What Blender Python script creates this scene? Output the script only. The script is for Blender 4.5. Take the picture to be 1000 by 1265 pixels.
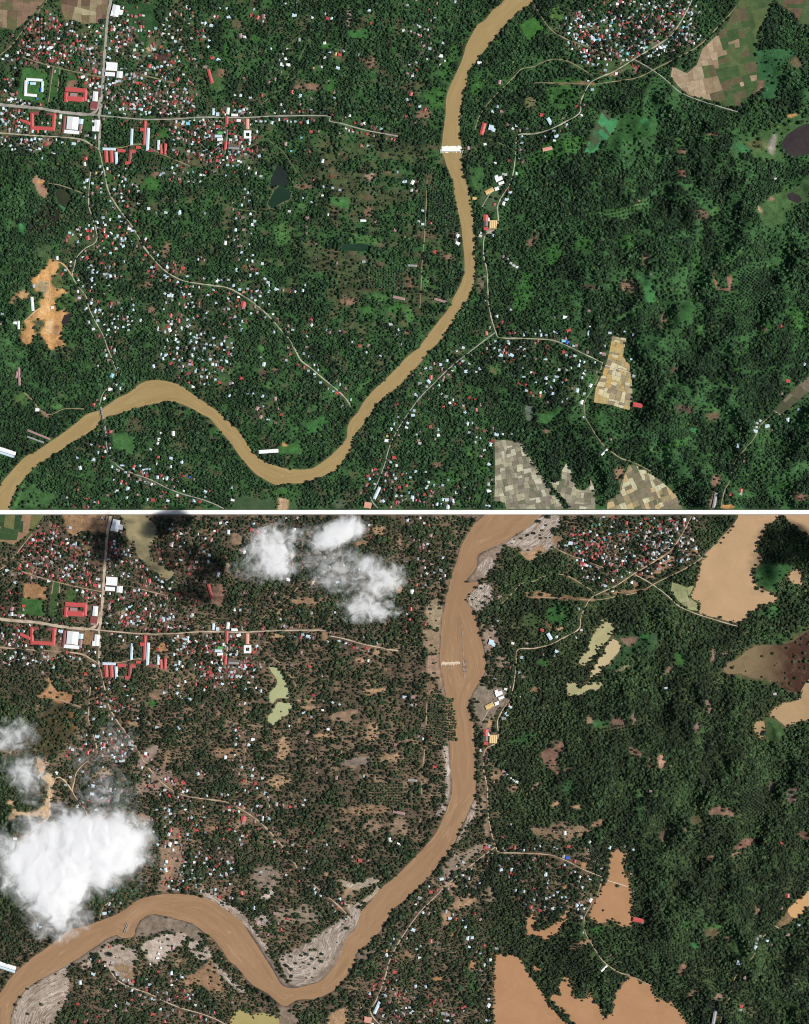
# Satellite view of one river valley, twice: a green landscape and the same valley after a flood,
# laid out as two pieces of terrain on a pale base board, seen from high above.
import bpy, bmesh, math, random
import numpy as np

for o in list(bpy.data.objects):
    bpy.data.objects.remove(o)
scene = bpy.context.scene
COL = scene.collection
R = math.radians
S = 3.0                 # metres per map unit
CAM_H = 12000.0

# ------------------------------------------------------------------ camera, sky, sun, exposure
cam_data = bpy.data.cameras.new('camera')
cam = bpy.data.objects.new('camera', cam_data)
COL.objects.link(cam)
cam.location = (0, 0, CAM_H)
cam.rotation_euler = (0, 0, 0)
cam_data.sensor_fit = 'HORIZONTAL'
cam_data.sensor_width = 36
cam_data.lens = 36 * CAM_H / (1000 * S)
cam_data.clip_start = 10
cam_data.clip_end = 100000
scene.camera = cam

SUN_EL, SUN_AZ = 48.0, 93.0      # degrees; azimuth clockwise from north (+Y)
world = bpy.data.worlds.new('World')
scene.world = world
world.use_nodes = True
wn = world.node_tree.nodes
wl_ = world.node_tree.links
wn.clear()
sky = wn.new('ShaderNodeTexSky')
sky.sky_type = 'NISHITA'
sky.sun_disc = False
sky.sun_elevation = R(SUN_EL)
sky.sun_rotation = R(SUN_AZ)
bg = wn.new('ShaderNodeBackground')
bg.inputs['Strength'].default_value = 0.055
wo = wn.new('ShaderNodeOutputWorld')
wl_.new(sky.outputs[0], bg.inputs['Color'])
wl_.new(bg.outputs[0], wo.inputs['Surface'])

sd_ = bpy.data.lights.new('sun', 'SUN')
sd_.energy = 4.2
sd_.angle = R(0.5)
sd_.color = (1.0, 0.965, 0.91)
sun = bpy.data.objects.new('sun', sd_)
COL.objects.link(sun)
sun.location = (2000, -400, 3000)
sun.rotation_euler = (R(90 - SUN_EL), 0, R(180 - SUN_AZ))
vs = scene.view_settings
vs.view_transform = 'Standard'
vs.look = 'None'
vs.exposure = 0.25
vs.gamma = 1.0
vs.use_curve_mapping = False
scene.cycles.use_denoising = True
scene.cycles.denoiser = 'OPENIMAGEDENOISE'
scene.cycles.denoising_input_passes = 'RGB_ALBEDO_NORMAL'
scene.cycles.denoising_prefilter = 'ACCURATE'
scene.cycles.filter_width = 1.0
scene.cycles.max_bounces = 20
scene.cycles.diffuse_bounces = 2
scene.cycles.glossy_bounces = 1
scene.cycles.volume_bounces = 18
scene.cycles.volume_max_steps = 256
scene.cycles.sample_clamp_indirect = 4.0

# ------------------------------------------------------------------ helpers
rng = np.random.default_rng(11)
random.seed(11)

def new_obj(name, data, parent=None):
    o = bpy.data.objects.new(name, data)
    COL.objects.link(o)
    if parent is not None:
        o.parent = parent
    return o

def mesh_from(name, verts, faces, mats=(), smooth=False):
    me = bpy.data.meshes.new(name)
    me.from_pydata([tuple(map(float, v)) for v in verts], [], faces)
    for m in mats:
        me.materials.append(m)
    if smooth:
        me.polygons.foreach_set('use_smooth', [True] * len(me.polygons))
    me.update()
    return me

def fast_mesh(name, V, quads, mat=None):
    """V (n,3) array, quads (m,4) array"""
    me = bpy.data.meshes.new(name)
    V = np.asarray(V, np.float32); Q = np.asarray(quads, np.int32)
    k = Q.shape[1]
    me.vertices.add(len(V)); me.vertices.foreach_set('co', V.ravel())
    me.loops.add(Q.size); me.loops.foreach_set('vertex_index', Q.ravel())
    me.polygons.add(len(Q))
    me.polygons.foreach_set('loop_start', np.arange(0, Q.size, k, dtype=np.int32))
    me.update(calc_edges=True)
    if mat: me.materials.append(mat)
    return me

def thing(name, label, cat, loc=(0, 0, 0), rz=0.0, group=None):
    o = new_obj(name, None)
    o.empty_display_size = 1
    o.location = loc
    o.rotation_euler = (0, 0, rz)
    o['label'] = label
    o['category'] = cat
    if group: o['group'] = group
    return o

def structure(o, label=None):
    o['kind'] = 'structure'
    if label: o['label'] = label
    return o

_lat = {}
def vnoise(x, y, scale, seed):
    if seed not in _lat:
        _lat[seed] = np.random.default_rng(1000 + seed).random((256, 256))
    L = _lat[seed]
    x = np.asarray(x, float) / scale + 37.3; y = np.asarray(y, float) / scale + 51.7
    xi = np.floor(x).astype(int); yi = np.floor(y).astype(int)
    fx = x - xi; fy = y - yi
    fx = fx * fx * (3 - 2 * fx); fy = fy * fy * (3 - 2 * fy)
    a = L[yi % 256, xi % 256]; b = L[yi % 256, (xi + 1) % 256]
    c = L[(yi + 1) % 256, xi % 256]; d = L[(yi + 1) % 256, (xi + 1) % 256]
    return (a * (1 - fx) + b * fx) * (1 - fy) + (c * (1 - fx) + d * fx) * fy

def fbm(x, y, scale, seed, octv=4, gain=0.5):
    t = 0; amp = 1; n = 0
    for k in range(octv):
        t = t + amp * vnoise(x, y, scale / 2 ** k, seed + k * 7)
        n += amp; amp *= gain
    return t / n

def sstep(a, b, x):
    t = np.clip((x - a) / (b - a), 0, 1)
    return t * t * (3 - 2 * t)

def sdist(poly, X, Y):
    """signed distance to a closed polygon, negative inside"""
    P = np.asarray(poly, float)
    d2 = np.full(X.shape, 1e18); ins = np.zeros(X.shape, bool)
    n = len(P)
    for i in range(n):
        ax, ay = P[i]; bx, by = P[(i + 1) % n]
        ex, ey = bx - ax, by - ay
        L = ex * ex + ey * ey + 1e-12
        t = np.clip(((X - ax) * ex + (Y - ay) * ey) / L, 0, 1)
        dx = X - ax - t * ex; dy = Y - ay - t * ey
        np.minimum(d2, dx * dx + dy * dy, out=d2)
        c = ((ay > Y) != (by > Y)) & (X < (bx - ax) * (Y - ay) / (by - ay + 1e-12) + ax)
        ins ^= c
    d = np.sqrt(d2)
    return np.where(ins, -d, d)

def pdist(line, X, Y):
    P = np.asarray(line, float)
    d2 = np.full(X.shape, 1e18)
    for i in range(len(P) - 1):
        ax, ay = P[i]; bx, by = P[i + 1]
        ex, ey = bx - ax, by - ay
        L = ex * ex + ey * ey + 1e-12
        t = np.clip(((X - ax) * ex + (Y - ay) * ey) / L, 0, 1)
        dx = X - ax - t * ex; dy = Y - ay - t * ey
        np.minimum(d2, dx * dx + dy * dy, out=d2)
    return np.sqrt(d2)

def smooth_line(pts, step=3.0):
    """Catmull-Rom resample of a polyline"""
    P = [np.array(p, float) for p in pts]
    P = [2 * P[0] - P[1]] + P + [2 * P[-1] - P[-2]]
    out = []
    for i in range(1, len(P) - 2):
        n = max(1, int(np.linalg.norm(P[i + 1] - P[i]) / step))
        for k in range(n):
            t = k / n
            out.append(0.5 * ((2 * P[i]) + (-P[i - 1] + P[i + 1]) * t + (2 * P[i - 1] - 5 * P[i] + 4 * P[i + 1] - P[i + 2]) * t * t
                              + (-P[i - 1] + 3 * P[i] - 3 * P[i + 1] + P[i + 2]) * t ** 3))
    out.append(P[-2])
    return np.array(out)

def smooth_poly(pts, step=3.0):
    n = len(pts)
    P = [np.array(p, float) for p in pts]
    out = []
    for i in range(n):
        a, b, c, d = P[i - 1], P[i], P[(i + 1) % n], P[(i + 2) % n]
        m = max(1, int(np.linalg.norm(c - b) / step))
        for k in range(m):
            t = k / m
            out.append(0.5 * ((2 * b) + (-a + c) * t + (2 * a - 5 * b + 4 * c - d) * t * t + (-a + 3 * b - 3 * c + d) * t ** 3))
    return np.array(out)

def offset_poly(P, d):
    P = np.asarray(P, float)
    area = 0.5 * np.sum(P[:, 0] * np.roll(P[:, 1], -1) - np.roll(P[:, 0], -1) * P[:, 1])
    e1 = P - np.roll(P, 1, 0); e2 = np.roll(P, -1, 0) - P
    n1 = np.stack([e1[:, 1], -e1[:, 0]], 1); n2 = np.stack([e2[:, 1], -e2[:, 0]], 1)
    n1 /= np.linalg.norm(n1, axis=1, keepdims=True) + 1e-9
    n2 /= np.linalg.norm(n2, axis=1, keepdims=True) + 1e-9
    n = n1 + n2
    n /= np.linalg.norm(n, axis=1, keepdims=True) + 1e-9
    return P + n * d * (1 if area > 0 else -1)

# ------------------------------------------------------------------ materials
def nodes_mat(name):
    m = bpy.data.materials.new(name)
    m.use_nodes = True
    nt = m.node_tree
    nt.nodes.clear()
    out = nt.nodes.new('ShaderNodeOutputMaterial')
    return m, nt, out

def mix_rgb(nt, fac, a, b, mode='MIX'):
    n = nt.nodes.new('ShaderNodeMix')
    n.data_type = 'RGBA'; n.blend_type = mode
    for key, v in ((0, fac), (6, a), (7, b)):
        if hasattr(v, 'links') or hasattr(v, 'is_linked'):
            nt.links.new(v, n.inputs[key])
        elif key == 0:
            n.inputs[0].default_value = v
        else:
            n.inputs[key].default_value = (*v, 1)
    return n.outputs[2]

def noise_fac(nt, scale, detail=4, lo=0.35, hi=0.65, rough=0.6, coord='Position', stretch=None, distort=0.0):
    if coord == 'Position':
        src = nt.nodes.new('ShaderNodeNewGeometry').outputs['Position']
    else:
        src = nt.nodes.new('ShaderNodeTexCoord').outputs['Object']
    if stretch:
        mp = nt.nodes.new('ShaderNodeMapping')
        mp.inputs['Scale'].default_value = stretch[:3]
        if len(stretch) > 3: mp.inputs['Rotation'].default_value = (0, 0, stretch[3])
        nt.links.new(src, mp.inputs[0]); src = mp.outputs[0]
    n = nt.nodes.new('ShaderNodeTexNoise')
    n.inputs['Scale'].default_value = scale
    n.inputs['Detail'].default_value = detail
    n.inputs['Roughness'].default_value = rough
    n.inputs['Distortion'].default_value = distort
    nt.links.new(src, n.inputs['Vector'])
    mr = nt.nodes.new('ShaderNodeMapRange')
    mr.inputs[1].default_value = lo; mr.inputs[2].default_value = hi
    nt.links.new(n.outputs[0], mr.inputs[0])
    return mr.outputs[0]

def bsdf(nt, out, color, rough=0.9, spec=0.2, normal=None):
    p = nt.nodes.new('ShaderNodeBsdfPrincipled')
    if hasattr(color, 'is_linked'): nt.links.new(color, p.inputs['Base Color'])
    else: p.inputs['Base Color'].default_value = (*color, 1)
    p.inputs['Roughness'].default_value = rough
    p.inputs['Specular IOR Level'].default_value = spec
    if normal is not None: nt.links.new(normal, p.inputs['Normal'])
    nt.links.new(p.outputs[0], out.inputs['Surface'])
    return p

def bump(nt, h, strength, dist):
    b = nt.nodes.new('ShaderNodeBump')
    b.inputs['Strength'].default_value = strength
    b.inputs['Distance'].default_value = dist
    nt.links.new(h, b.inputs['Height'])
    return b.outputs[0]

def mat_noisy(name, a, b, scale=0.12, rough=0.9, spec=0.2, b2=None, scale2=0.5, lo=0.35, hi=0.65, stretch=None, bmp=0.0):
    m, nt, out = nodes_mat(name)
    c = mix_rgb(nt, noise_fac(nt, scale, 5, lo, hi, stretch=stretch), a, b)
    if b2 is not None:
        c = mix_rgb(nt, noise_fac(nt, scale2, 3, 0.52, 0.75), c, b2)
    nrm = None
    if bmp:
        nrm = bump(nt, noise_fac(nt, 0.25, 4), bmp, 1.0)
    bsdf(nt, out, c, rough, spec, nrm)
    return m

def flow_noise(nt, across, along, detail, lo, hi, distort=0.5):
    """streaks that follow the nearest bank: 'bank' holds the distance to the waterline"""
    at = nt.nodes.new('ShaderNodeAttribute'); at.attribute_name = 'bank'
    pos = nt.nodes.new('ShaderNodeNewGeometry').outputs['Position']
    sc = nt.nodes.new('ShaderNodeVectorMath'); sc.operation = 'SCALE'; sc.inputs['Scale'].default_value = along
    nt.links.new(pos, sc.inputs[0])
    mu = nt.nodes.new('ShaderNodeMath'); mu.operation = 'MULTIPLY'; mu.inputs[1].default_value = across
    nt.links.new(at.outputs['Fac'], mu.inputs[0])
    cb = nt.nodes.new('ShaderNodeCombineXYZ'); nt.links.new(mu.outputs[0], cb.inputs[2])
    ad = nt.nodes.new('ShaderNodeVectorMath'); ad.operation = 'ADD'
    nt.links.new(sc.outputs[0], ad.inputs[0]); nt.links.new(cb.outputs[0], ad.inputs[1])
    n = nt.nodes.new('ShaderNodeTexNoise'); n.inputs['Scale'].default_value = 1.0; n.inputs['Detail'].default_value = detail
    n.inputs['Roughness'].default_value = 0.62; n.inputs['Distortion'].default_value = distort
    nt.links.new(ad.outputs[0], n.inputs['Vector'])
    mr = nt.nodes.new('ShaderNodeMapRange'); mr.inputs[1].default_value = lo; mr.inputs[2].default_value = hi
    nt.links.new(n.outputs[0], mr.inputs[0])
    return mr.outputs[0]

def mat_ground():
    m, nt, out = nodes_mat('ground_soil')
    at = nt.nodes.new('ShaderNodeAttribute'); at.attribute_name = 'col'
    f1 = noise_fac(nt, 0.05, 6, 0.3, 0.7, 0.7)
    sa = nt.nodes.new('ShaderNodeAttribute'); sa.attribute_name = 'sand'
    stk = flow_noise(nt, 0.115, 0.017, 7, 0.44, 0.60, 1.9)
    stk2 = flow_noise(nt, 0.30, 0.06, 5, 0.50, 0.76, 1.5)
    f2 = noise_fac(nt, 0.22, 4, 0.3, 0.7, 0.7)
    k = nt.nodes.new('ShaderNodeMapRange'); k.inputs[3].default_value = 0.62; k.inputs[4].default_value = 1.38
    nt.links.new(f1, k.inputs[0])
    k2 = nt.nodes.new('ShaderNodeMapRange'); k2.inputs[3].default_value = 0.72; k2.inputs[4].default_value = 1.28
    nt.links.new(f2, k2.inputs[0])
    mm = nt.nodes.new('ShaderNodeMath'); mm.operation = 'MULTIPLY'
    nt.links.new(k.outputs[0], mm.inputs[0]); nt.links.new(k2.outputs[0], mm.inputs[1])
    vm = nt.nodes.new('ShaderNodeVectorMath'); vm.operation = 'SCALE'
    nt.links.new(at.outputs[0], vm.inputs[0]); nt.links.new(mm.outputs[0], vm.inputs['Scale'])
    sand = mix_rgb(nt, stk, (0.135, 0.105, 0.08), (0.62, 0.54, 0.465))
    sand = mix_rgb(nt, stk2, sand, (0.27, 0.205, 0.155))
    sm = nt.nodes.new('ShaderNodeMath'); sm.operation = 'MULTIPLY'; sm.inputs[1].default_value = 0.85
    nt.links.new(sa.outputs['Fac'], sm.inputs[0])
    fin = mix_rgb(nt, sm.outputs[0], vm.outputs[0], sand)
    bsdf(nt, out, fin, 0.95, 0.1, bump(nt, f2, 0.6, 1.5))
    return m

def mat_leaf(name, gain=1.0):
    m, nt, out = nodes_mat(name)
    at = nt.nodes.new('ShaderNodeAttribute'); at.attribute_type = 'INSTANCER'; at.attribute_name = 'tint'
    g = nt.nodes.new('ShaderNodeNewGeometry')
    mr = nt.nodes.new('ShaderNodeMapRange'); mr.inputs[3].default_value = 0.6 * gain; mr.inputs[4].default_value = 1.45 * gain
    nt.links.new(g.outputs['Random Per Island'], mr.inputs[0])
    vm = nt.nodes.new('ShaderNodeVectorMath'); vm.operation = 'SCALE'
    nt.links.new(at.outputs['Vector'], vm.inputs[0]); nt.links.new(mr.outputs[0], vm.inputs['Scale'])
    bsdf(nt, out, vm.outputs[0], 0.7, 0.25)
    return m

def mat_water(name, a, b, c3, scale=0.012, rough=0.28, stretch=None, rot=0):
    m, nt, out = nodes_mat(name)
    c = mix_rgb(nt, noise_fac(nt, scale, 6, 0.33, 0.67, 0.6, stretch=stretch, distort=0.6), a, b)
    c = mix_rgb(nt, noise_fac(nt, scale * 5, 5, 0.5, 0.85, 0.65, stretch=stretch, distort=1.2), c, c3)
    bsdf(nt, out, c, rough, 0.2, bump(nt, noise_fac(nt, 0.12, 3), 0.12, 0.3))
    return m

def mat_river(name, a, b, c3, dark):
    m, nt, out = nodes_mat(name)
    c = mix_rgb(nt, flow_noise(nt, 0.035, 0.004, 5, 0.3, 0.7, 0.8), a, b)
    c = mix_rgb(nt, flow_noise(nt, 0.10, 0.010, 5, 0.56, 0.80, 1.2), c, c3)
    c = mix_rgb(nt, flow_noise(nt, 0.07, 0.007, 4, 0.60, 0.85, 0.8), c, dark)
    bsdf(nt, out, c, 0.3, 0.25, bump(nt, noise_fac(nt, 0.12, 3), 0.15, 0.3))
    return m

def mat_attr_face(name):
    m, nt, out = nodes_mat(name)
    at = nt.nodes.new('ShaderNodeAttribute'); at.attribute_name = 'col'
    f = noise_fac(nt, 0.6, 3, 0.3, 0.7)
    k = nt.nodes.new('ShaderNodeMapRange'); k.inputs[3].default_value = 0.8; k.inputs[4].default_value = 1.1
    nt.links.new(f, k.inputs[0])
    vm = nt.nodes.new('ShaderNodeVectorMath'); vm.operation = 'SCALE'
    nt.links.new(at.outputs[0], vm.inputs[0]); nt.links.new(k.outputs[0], vm.inputs['Scale'])
    bsdf(nt, out, vm.outputs[0], 0.55, 0.35)
    return m

ROOF = {'w': (0.80, 0.82, 0.82), 'b': (0.52, 0.66, 0.74), 'r': (0.48, 0.075, 0.07), 'p': (0.34, 0.20, 0.20), 'g': (0.27, 0.28, 0.28),
        'k': (0.13, 0.09, 0.08), 'y': (0.62, 0.43, 0.17), 'c': (0.22, 0.58, 0.75), 'B': (0.03, 0.12, 0.62), 'n': (0.08, 0.38, 0.10),
        'd': (0.22, 0.06, 0.055), 's': (0.62, 0.30, 0.22), 'o': (0.57, 0.20, 0.10)}
ROOF_WORD = {'w': 'white', 'b': 'pale blue', 'r': 'red', 'p': 'pinkish grey', 'g': 'grey', 'k': 'dark brown', 'y': 'yellow', 'c': 'sky blue',
             'B': 'bright blue', 'n': 'green', 'd': 'dark red', 's': 'salmon', 'o': 'orange red'}
def mat_roof(k):
    c = ROOF[k]
    return mat_noisy('roof_' + ROOF_WORD[k].replace(' ', '_'), tuple(x * 0.82 for x in c), tuple(min(0.85, x * 1.08) for x in c), 0.5, 0.5, 0.4,
                     tuple(x * 0.6 + 0.04 for x in c), 1.1)
M_ROOF = {k: mat_roof(k) for k in ROOF}
M_WALL = mat_noisy('plaster_wall', (0.55, 0.52, 0.46), (0.42, 0.38, 0.33), 0.3)
M_GROUND = mat_ground()
M_LEAF = mat_leaf('leaf')
M_PALM = mat_leaf('palm_frond', 1.1)
M_BARK = mat_noisy('bark', (0.16, 0.12, 0.09), (0.09, 0.065, 0.05), 0.8)
M_CONC = mat_noisy('concrete', (0.42, 0.41, 0.38), (0.3, 0.29, 0.27), 0.2)
M_STEEL = mat_noisy('dark_steel', (0.10, 0.10, 0.10), (0.17, 0.16, 0.15), 0.3, 0.5)
M_BOARD = mat_noisy('white_board', (0.88, 0.88, 0.87), (0.9, 0.9, 0.89), 0.01)
M_FOAM = mat_noisy('foam', (0.85, 0.82, 0.74), (0.72, 0.64, 0.48), 0.12, 0.8, lo=0.45, hi=0.8)
M_FOAM2 = mat_noisy('muddy_foam', (0.50, 0.37, 0.24), (0.66, 0.55, 0.42), 0.12, 0.8)
M_WOOD = mat_noisy('driftwood', (0.60, 0.52, 0.46), (0.40, 0.32, 0.26), 0.3, 0.9)
M_RIVER = [mat_river('river_water', (0.27, 0.19, 0.08), (0.325, 0.235, 0.105), (0.40, 0.30, 0.155), (0.22, 0.15, 0.06)),
           mat_river('flood_river_water', (0.245, 0.145, 0.078), (0.31, 0.19, 0.105), (0.40, 0.26, 0.155), (0.20, 0.118, 0.064))]
M_HOUSES = mat_attr_face('small_house_paint')
# ------------------------------------------------------------------ the map (map units; the flood map uses the same frame)
def L(s):
    v = [float(t) for t in s.replace(',', ' ').split()]
    return [(v[i], v[i + 1]) for i in range(0, len(v), 2)]

RIVER_A = L('''640,-40 623,0 610,11 600,24 590,31 582,45 576,57 572,72 564,90 557,105 552,120 551,140 549,155 547,172 546,185 550,197 554,210 559,222 562,240
566,260 570,277 572,297 574,317 574,335 570,350 562,365 554,382 542,397 532,410 519,427 500,444 485,460 475,470 462,482 450,496 442,510 435,517 430,527 429,540
422,550 410,562 397,572 385,579 367,580 350,578 332,572 320,566 310,555 300,540 290,527 277,515 265,505 250,495 237,486 225,477 215,473 200,470 185,470 172,475
160,485 147,491 135,499 122,507 107,512 95,522 82,532 65,544 50,554 35,562 25,570 12,585 2,597 -14,620 -25,660
2,665 12,627 17,610 25,597 35,585 47,574 62,564 75,556 87,547 100,540 115,531 125,521 135,514 147,511 162,506 180,501 195,498 212,496 225,499 240,506 250,512
260,517 272,532 285,547 297,564 307,576 317,586 327,592 342,599 355,597 370,597 390,592 405,585 417,580 425,567 436,555 436,545 440,535 452,520 462,505 472,492
490,479 500,469 511,457 522,445 530,434 545,420 550,412 560,397 569,382 577,370 584,355 587,340 587,322 587,302 586,280 584,260 580,237 576,225 572,210 571,197
571,185 569,172 568,155 570,135 572,117 576,105 579,87 587,77 600,60 615,42 627,27 645,12 660,0 690,-40''')
RIVER_B_ABS = L('''622,600 600,635 587,647 577,662 570,675 566,689 560,707 555,725 550,747 546,770 545,792 544,812 545,827 548,840 551,860 551,885 554,905 556,925 557,947
559,970 557,987 552,1002 545,1017 537,1032 522,1050 500,1072 487,1085 472,1097 457,1115 447,1127 440,1147 427,1160 422,1177 412,1195 400,1210 387,1216 370,1220 357,1221
347,1215 335,1195 322,1175 307,1152 297,1137 280,1125 265,1115 250,1108 225,1105 200,1105 180,1109 165,1116 150,1127 127,1137 107,1144 87,1149 72,1160 57,1172 42,1182
27,1195 12,1210 2,1225 -15,1248 -30,1300 5,1300 14,1255 20,1237 32,1222 50,1210 75,1197 95,1185 115,1172 132,1160 145,1155 150,1159 165,1157 167,1149 172,1139 185,1130
200,1131 220,1136 237,1141 250,1150 260,1157 272,1170 282,1185 295,1197 305,1210 317,1220 330,1227 342,1237 352,1244 367,1236 390,1234 410,1225 425,1210 439,1190 439,1180
447,1172 462,1160 475,1142 485,1124 500,1112 530,1083 545,1064 559,1047 567,1027 575,1012 582,995 587,985 588,960 588,935 586,910 584,890 580,872 586,852 595,840 600,825
599,810 595,790 590,772 585,755 576,742 577,735 585,729 592,720 590,718 579,720 576,718 589,700 591,686 607,677 625,669 635,662 655,649 670,636 715,600''')
DY = 636.0
def ab(s):            # points read in the frame of the whole layout, moved into the flood map
    return [(x, y - DY) for x, y in L(s)]
RIVER_B = [(x, y - DY) for x, y in RIVER_B_ABS]

ROADS = [  # (points, half width, colour class, name/label)
 (L('138,-20 137,0 133,20 131,45 129,70 128,90 126,115 124,135 122,142'), 1.9, 'main', 'straight main road running north from the crossroads'),
 (L('122,142 124,155 123,170 122,185'), 1.5, 'main', 'short town street running south from the crossroads'),
 (L('-20,127 0,129 20,131 45,133 75,138 105,141 114,140 120,134 124,120'), 2.0, 'main', 'wide main road running west past the schools'),
 (L('112,141.6 122,142.4 150,145 175,147 210,147 250,144.5 300,145 345,143 405,143 407,149 425,153 450,160 475,165 492,168'), 1.1, 'main', 'narrow straight road running east from the crossroads'),
 (L('62,-8 58,0 45,17 28,38 15,55 0,68 -15,80'), 0.8, 'dirt', 'lane slanting past the brown parcels'),
 (L('-20,163 0,164 40,167 75,169 100,172 112,178 122,185 126,200 129,212 134,235 145,255 158,272 170,290 178,305 190,320 205,335 225,346 245,350 260,352 280,355 295,362 315,375 332,390 345,405 357,418 365,432 372,445 385,455 400,468 415,480 428,493 434,502'), 1.1, 'pale', 'long winding village road running down to the river'),
 (L('112,212 110,235 110,255 115,270 120,290 117,300 105,307 95,318 92,330 90,342 98,355 106,365 110,380 117,395 128,415 133,430 140,447 144,462 140,475 128,485 123,500'), 0.85, 'pale', 'curving lane running to the river bridge'),
 (L('862,-20 855,0 848,15 838,32 828,45 810,57 785,72 760,88 740,97 728,105 718,125 716,140 700,150 680,160 660,165 640,167 638,185 635,210 630,228 622,240 615,255 616,270 613,282 602,288 598,297 598,315 602,335 603,355 604,375 608,395 613,410 618,417 645,418 680,420 700,427 720,437 745,448'), 1.0, 'pale', 'long pale road along the east bank villages'),
 (L('613,410 598,421 580,435 555,455 535,475 520,490 505,510 492,530 482,550 475,575 465,600 458,612 462,622 474,634'), 0.9, 'main', 'straight grey road slanting away from the river bend'),
 (L('925,-20 912,5 890,30 865,55 840,70 815,82 790,95 765,100 735,105 700,103 660,102'), 0.9, 'dirt', 'earth track on the canal bank below the dense village'),
 (L('785,74 800,82 815,92 825,100 840,113 860,122 885,130 912,138'), 0.8, 'main', 'pale lane round the foot of the paddy field'),
 (L('735,96 715,83 700,75 685,73 670,77 660,82 645,85 635,95 625,105 610,120 600,132 592,145 587,160'), 0.75, 'dirt', 'winding earth track from the river to the village'),
 (L('660,6 680,35 700,48 720,55 748,66'), 0.6, 'dirt', 'short lane beside the bright green meadow'),
 (L('745,448 738,470 725,492 722,500 723,515 730,528 745,550 765,565 780,570 805,582'), 0.75, 'dirt', 'earth lane between the three paddy fields'),
 (L('780,570 771,590 767,605 765,632'), 0.55, 'dirt', 'farm track crossing the paddy parcels'),
 (L('955,512 940,525 930,542 915,560 905,575 900,595 893,610 888,634'), 0.75, 'dirt', 'earth road through the wooded hills'),
 (L('131,536 133,555 145,575 165,585 185,592 205,602 225,610 250,617 270,625 285,634'), 0.75, 'main', 'village road south of the river'),
 (L('317,160 335,175 350,187 362,205 366,212'), 0.8, 'grass', 'grassy lane to the pond'),
 (L('320,132 337,116 352,100 366,80 382,48'), 0.5, 'grass', 'grassy path slanting through the groves'),
 (L('318,138 340,118 356,103 372,86'), 0.55, 'grass', 'second grassy path slanting through the groves'),
 (L('28,70 45,76 66,82 100,90 126,95'), 0.75, 'dirt', 'lane between the red roofed houses'),
 (L('66,82 63,104 60,126'), 0.55, 'dirt', 'lane along the sports field'),
 (L('74,84 73,98 71,112'), 0.55, 'dirt', 'footpath to the red school'),
 (L('281,147 281,165 278,190'), 0.65, 'main', 'side street of the eastern town'),
 (L('528,222 527,250 525,290 522,320 520,365 519,380'), 0.6, 'dirt', 'plantation track beside the river groves'),
 (L('60,226 72,228 85,232 104,239'), 0.6, 'dirt', 'sand track to the bare pit'),
 (L('90,342 80,328 70,325 62,345 61,372 45,385 31,398'), 1.0, 'sand', 'sandy haul road into the quarry'),
 (L('126,184 150,182 175,178 200,190 235,205'), 0.45, 'dirt', 'back lane behind the blue roofed school'),
 (L('175,92 195,97 215,102'), 0.5, 'dirt', 'short lane in the east quarter of the town'),
 (L('638,188 625,180 606,172'), 0.45, 'grass', 'field path to the river bank'),
 (L('596,255 605,240 612,233 621,228'), 0.8, 'main', 'factory yard road by the river'),
 (L('30,485 42,496 48,505 62,512 80,505 104,505'), 0.5, 'dirt', 'path from the riverside farm'),
 (L('262,252 275,252 292,258 318,261 334,262'), 0.5, 'grass', 'grassy path leading to the green pond'),
 (L('304,265 303,290 303,310 305,335'), 0.5, 'grass', 'lane between the scattered village houses'),
]

# bridge deck from bank to bank
BRIDGE = (125.0, 503.0, 131.5, 536.0)

# paddy fields: polygon, cell size, direction, palette
FIELDS_A = [
 ('brown parcels beside the slanting lane at the town edge', L('-20,-20 70,-20 55,0 44,14 29,28 17,37 0,33 -20,35'), 13, 8, 'brown'),
 ('brown and straw parcels next to the straight main road', L('74,-20 136,-20 134,0 131,29 116,28 103,30 92,24 80,24 76,12'), 12, 5, 'brown2'),
 ('large patchwork paddy field of straw and green parcels', L('917,-6 957,-6 951,10 947,25 936,42 937,52 931,65 936,82 935,110 925,120 915,130 905,131 880,124 851,117 838,106 829,94 831,82 849,90 861,80 868,60 884,45 897,32'), 12, -14, 'rice'),
 ('paddy parcels beyond the dark tree belt', L('960,-6 1030,-6 1030,33 992,31 985,22 975,12 962,4'), 13, 10, 'green'),
 ('straw coloured paddy field with a red shed beside it', L('757,415 774,418 770,440 778,450 781,470 782,490 778,507 755,500 734,497 736,480 743,465 749,450 753,435'), 7.5, 15, 'straw'),
 ('large grey and straw paddy patchwork beside the house row', L('611,542 644,546 655,565 670,587 684,608 695,621 696,629 626,629 624,621 611,619 612,580'), 7.6, -12, 'grey'),
 ('grey paddy parcels east of the wooded ditch', L('677,596 694,594 694,582 700,572 706,582 712,604 721,606 730,600 729,590 735,604 736,629 702,629 700,619 688,607'), 8, 8, 'grey'),
 ('paddy parcels of straw and brown below the earth lane', L('780,572 805,585 825,601 837,613 844,629 750,629 751,620 761,612 768,606 771,590'), 8.5, -22, 'straw2'),
 ('long narrow dark field along the earth road', L('957,508 966,513 983,498 1003,481 1020,468 1020,450 1003,462 985,477 970,492'), 13, 42, 'dark'),
 ('bright green paddy strips beside the small canal', L('746,133 752,141 764,149 760,160 750,172 738,186 729,190 723,187 727,176 733,162 740,147'), 9, 48, 'lush'),
 ('dark green fields by the river trees', L('291,613 312,615 341,620 341,629 290,629'), 16, 0, 'dkgreen'),
]
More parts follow.
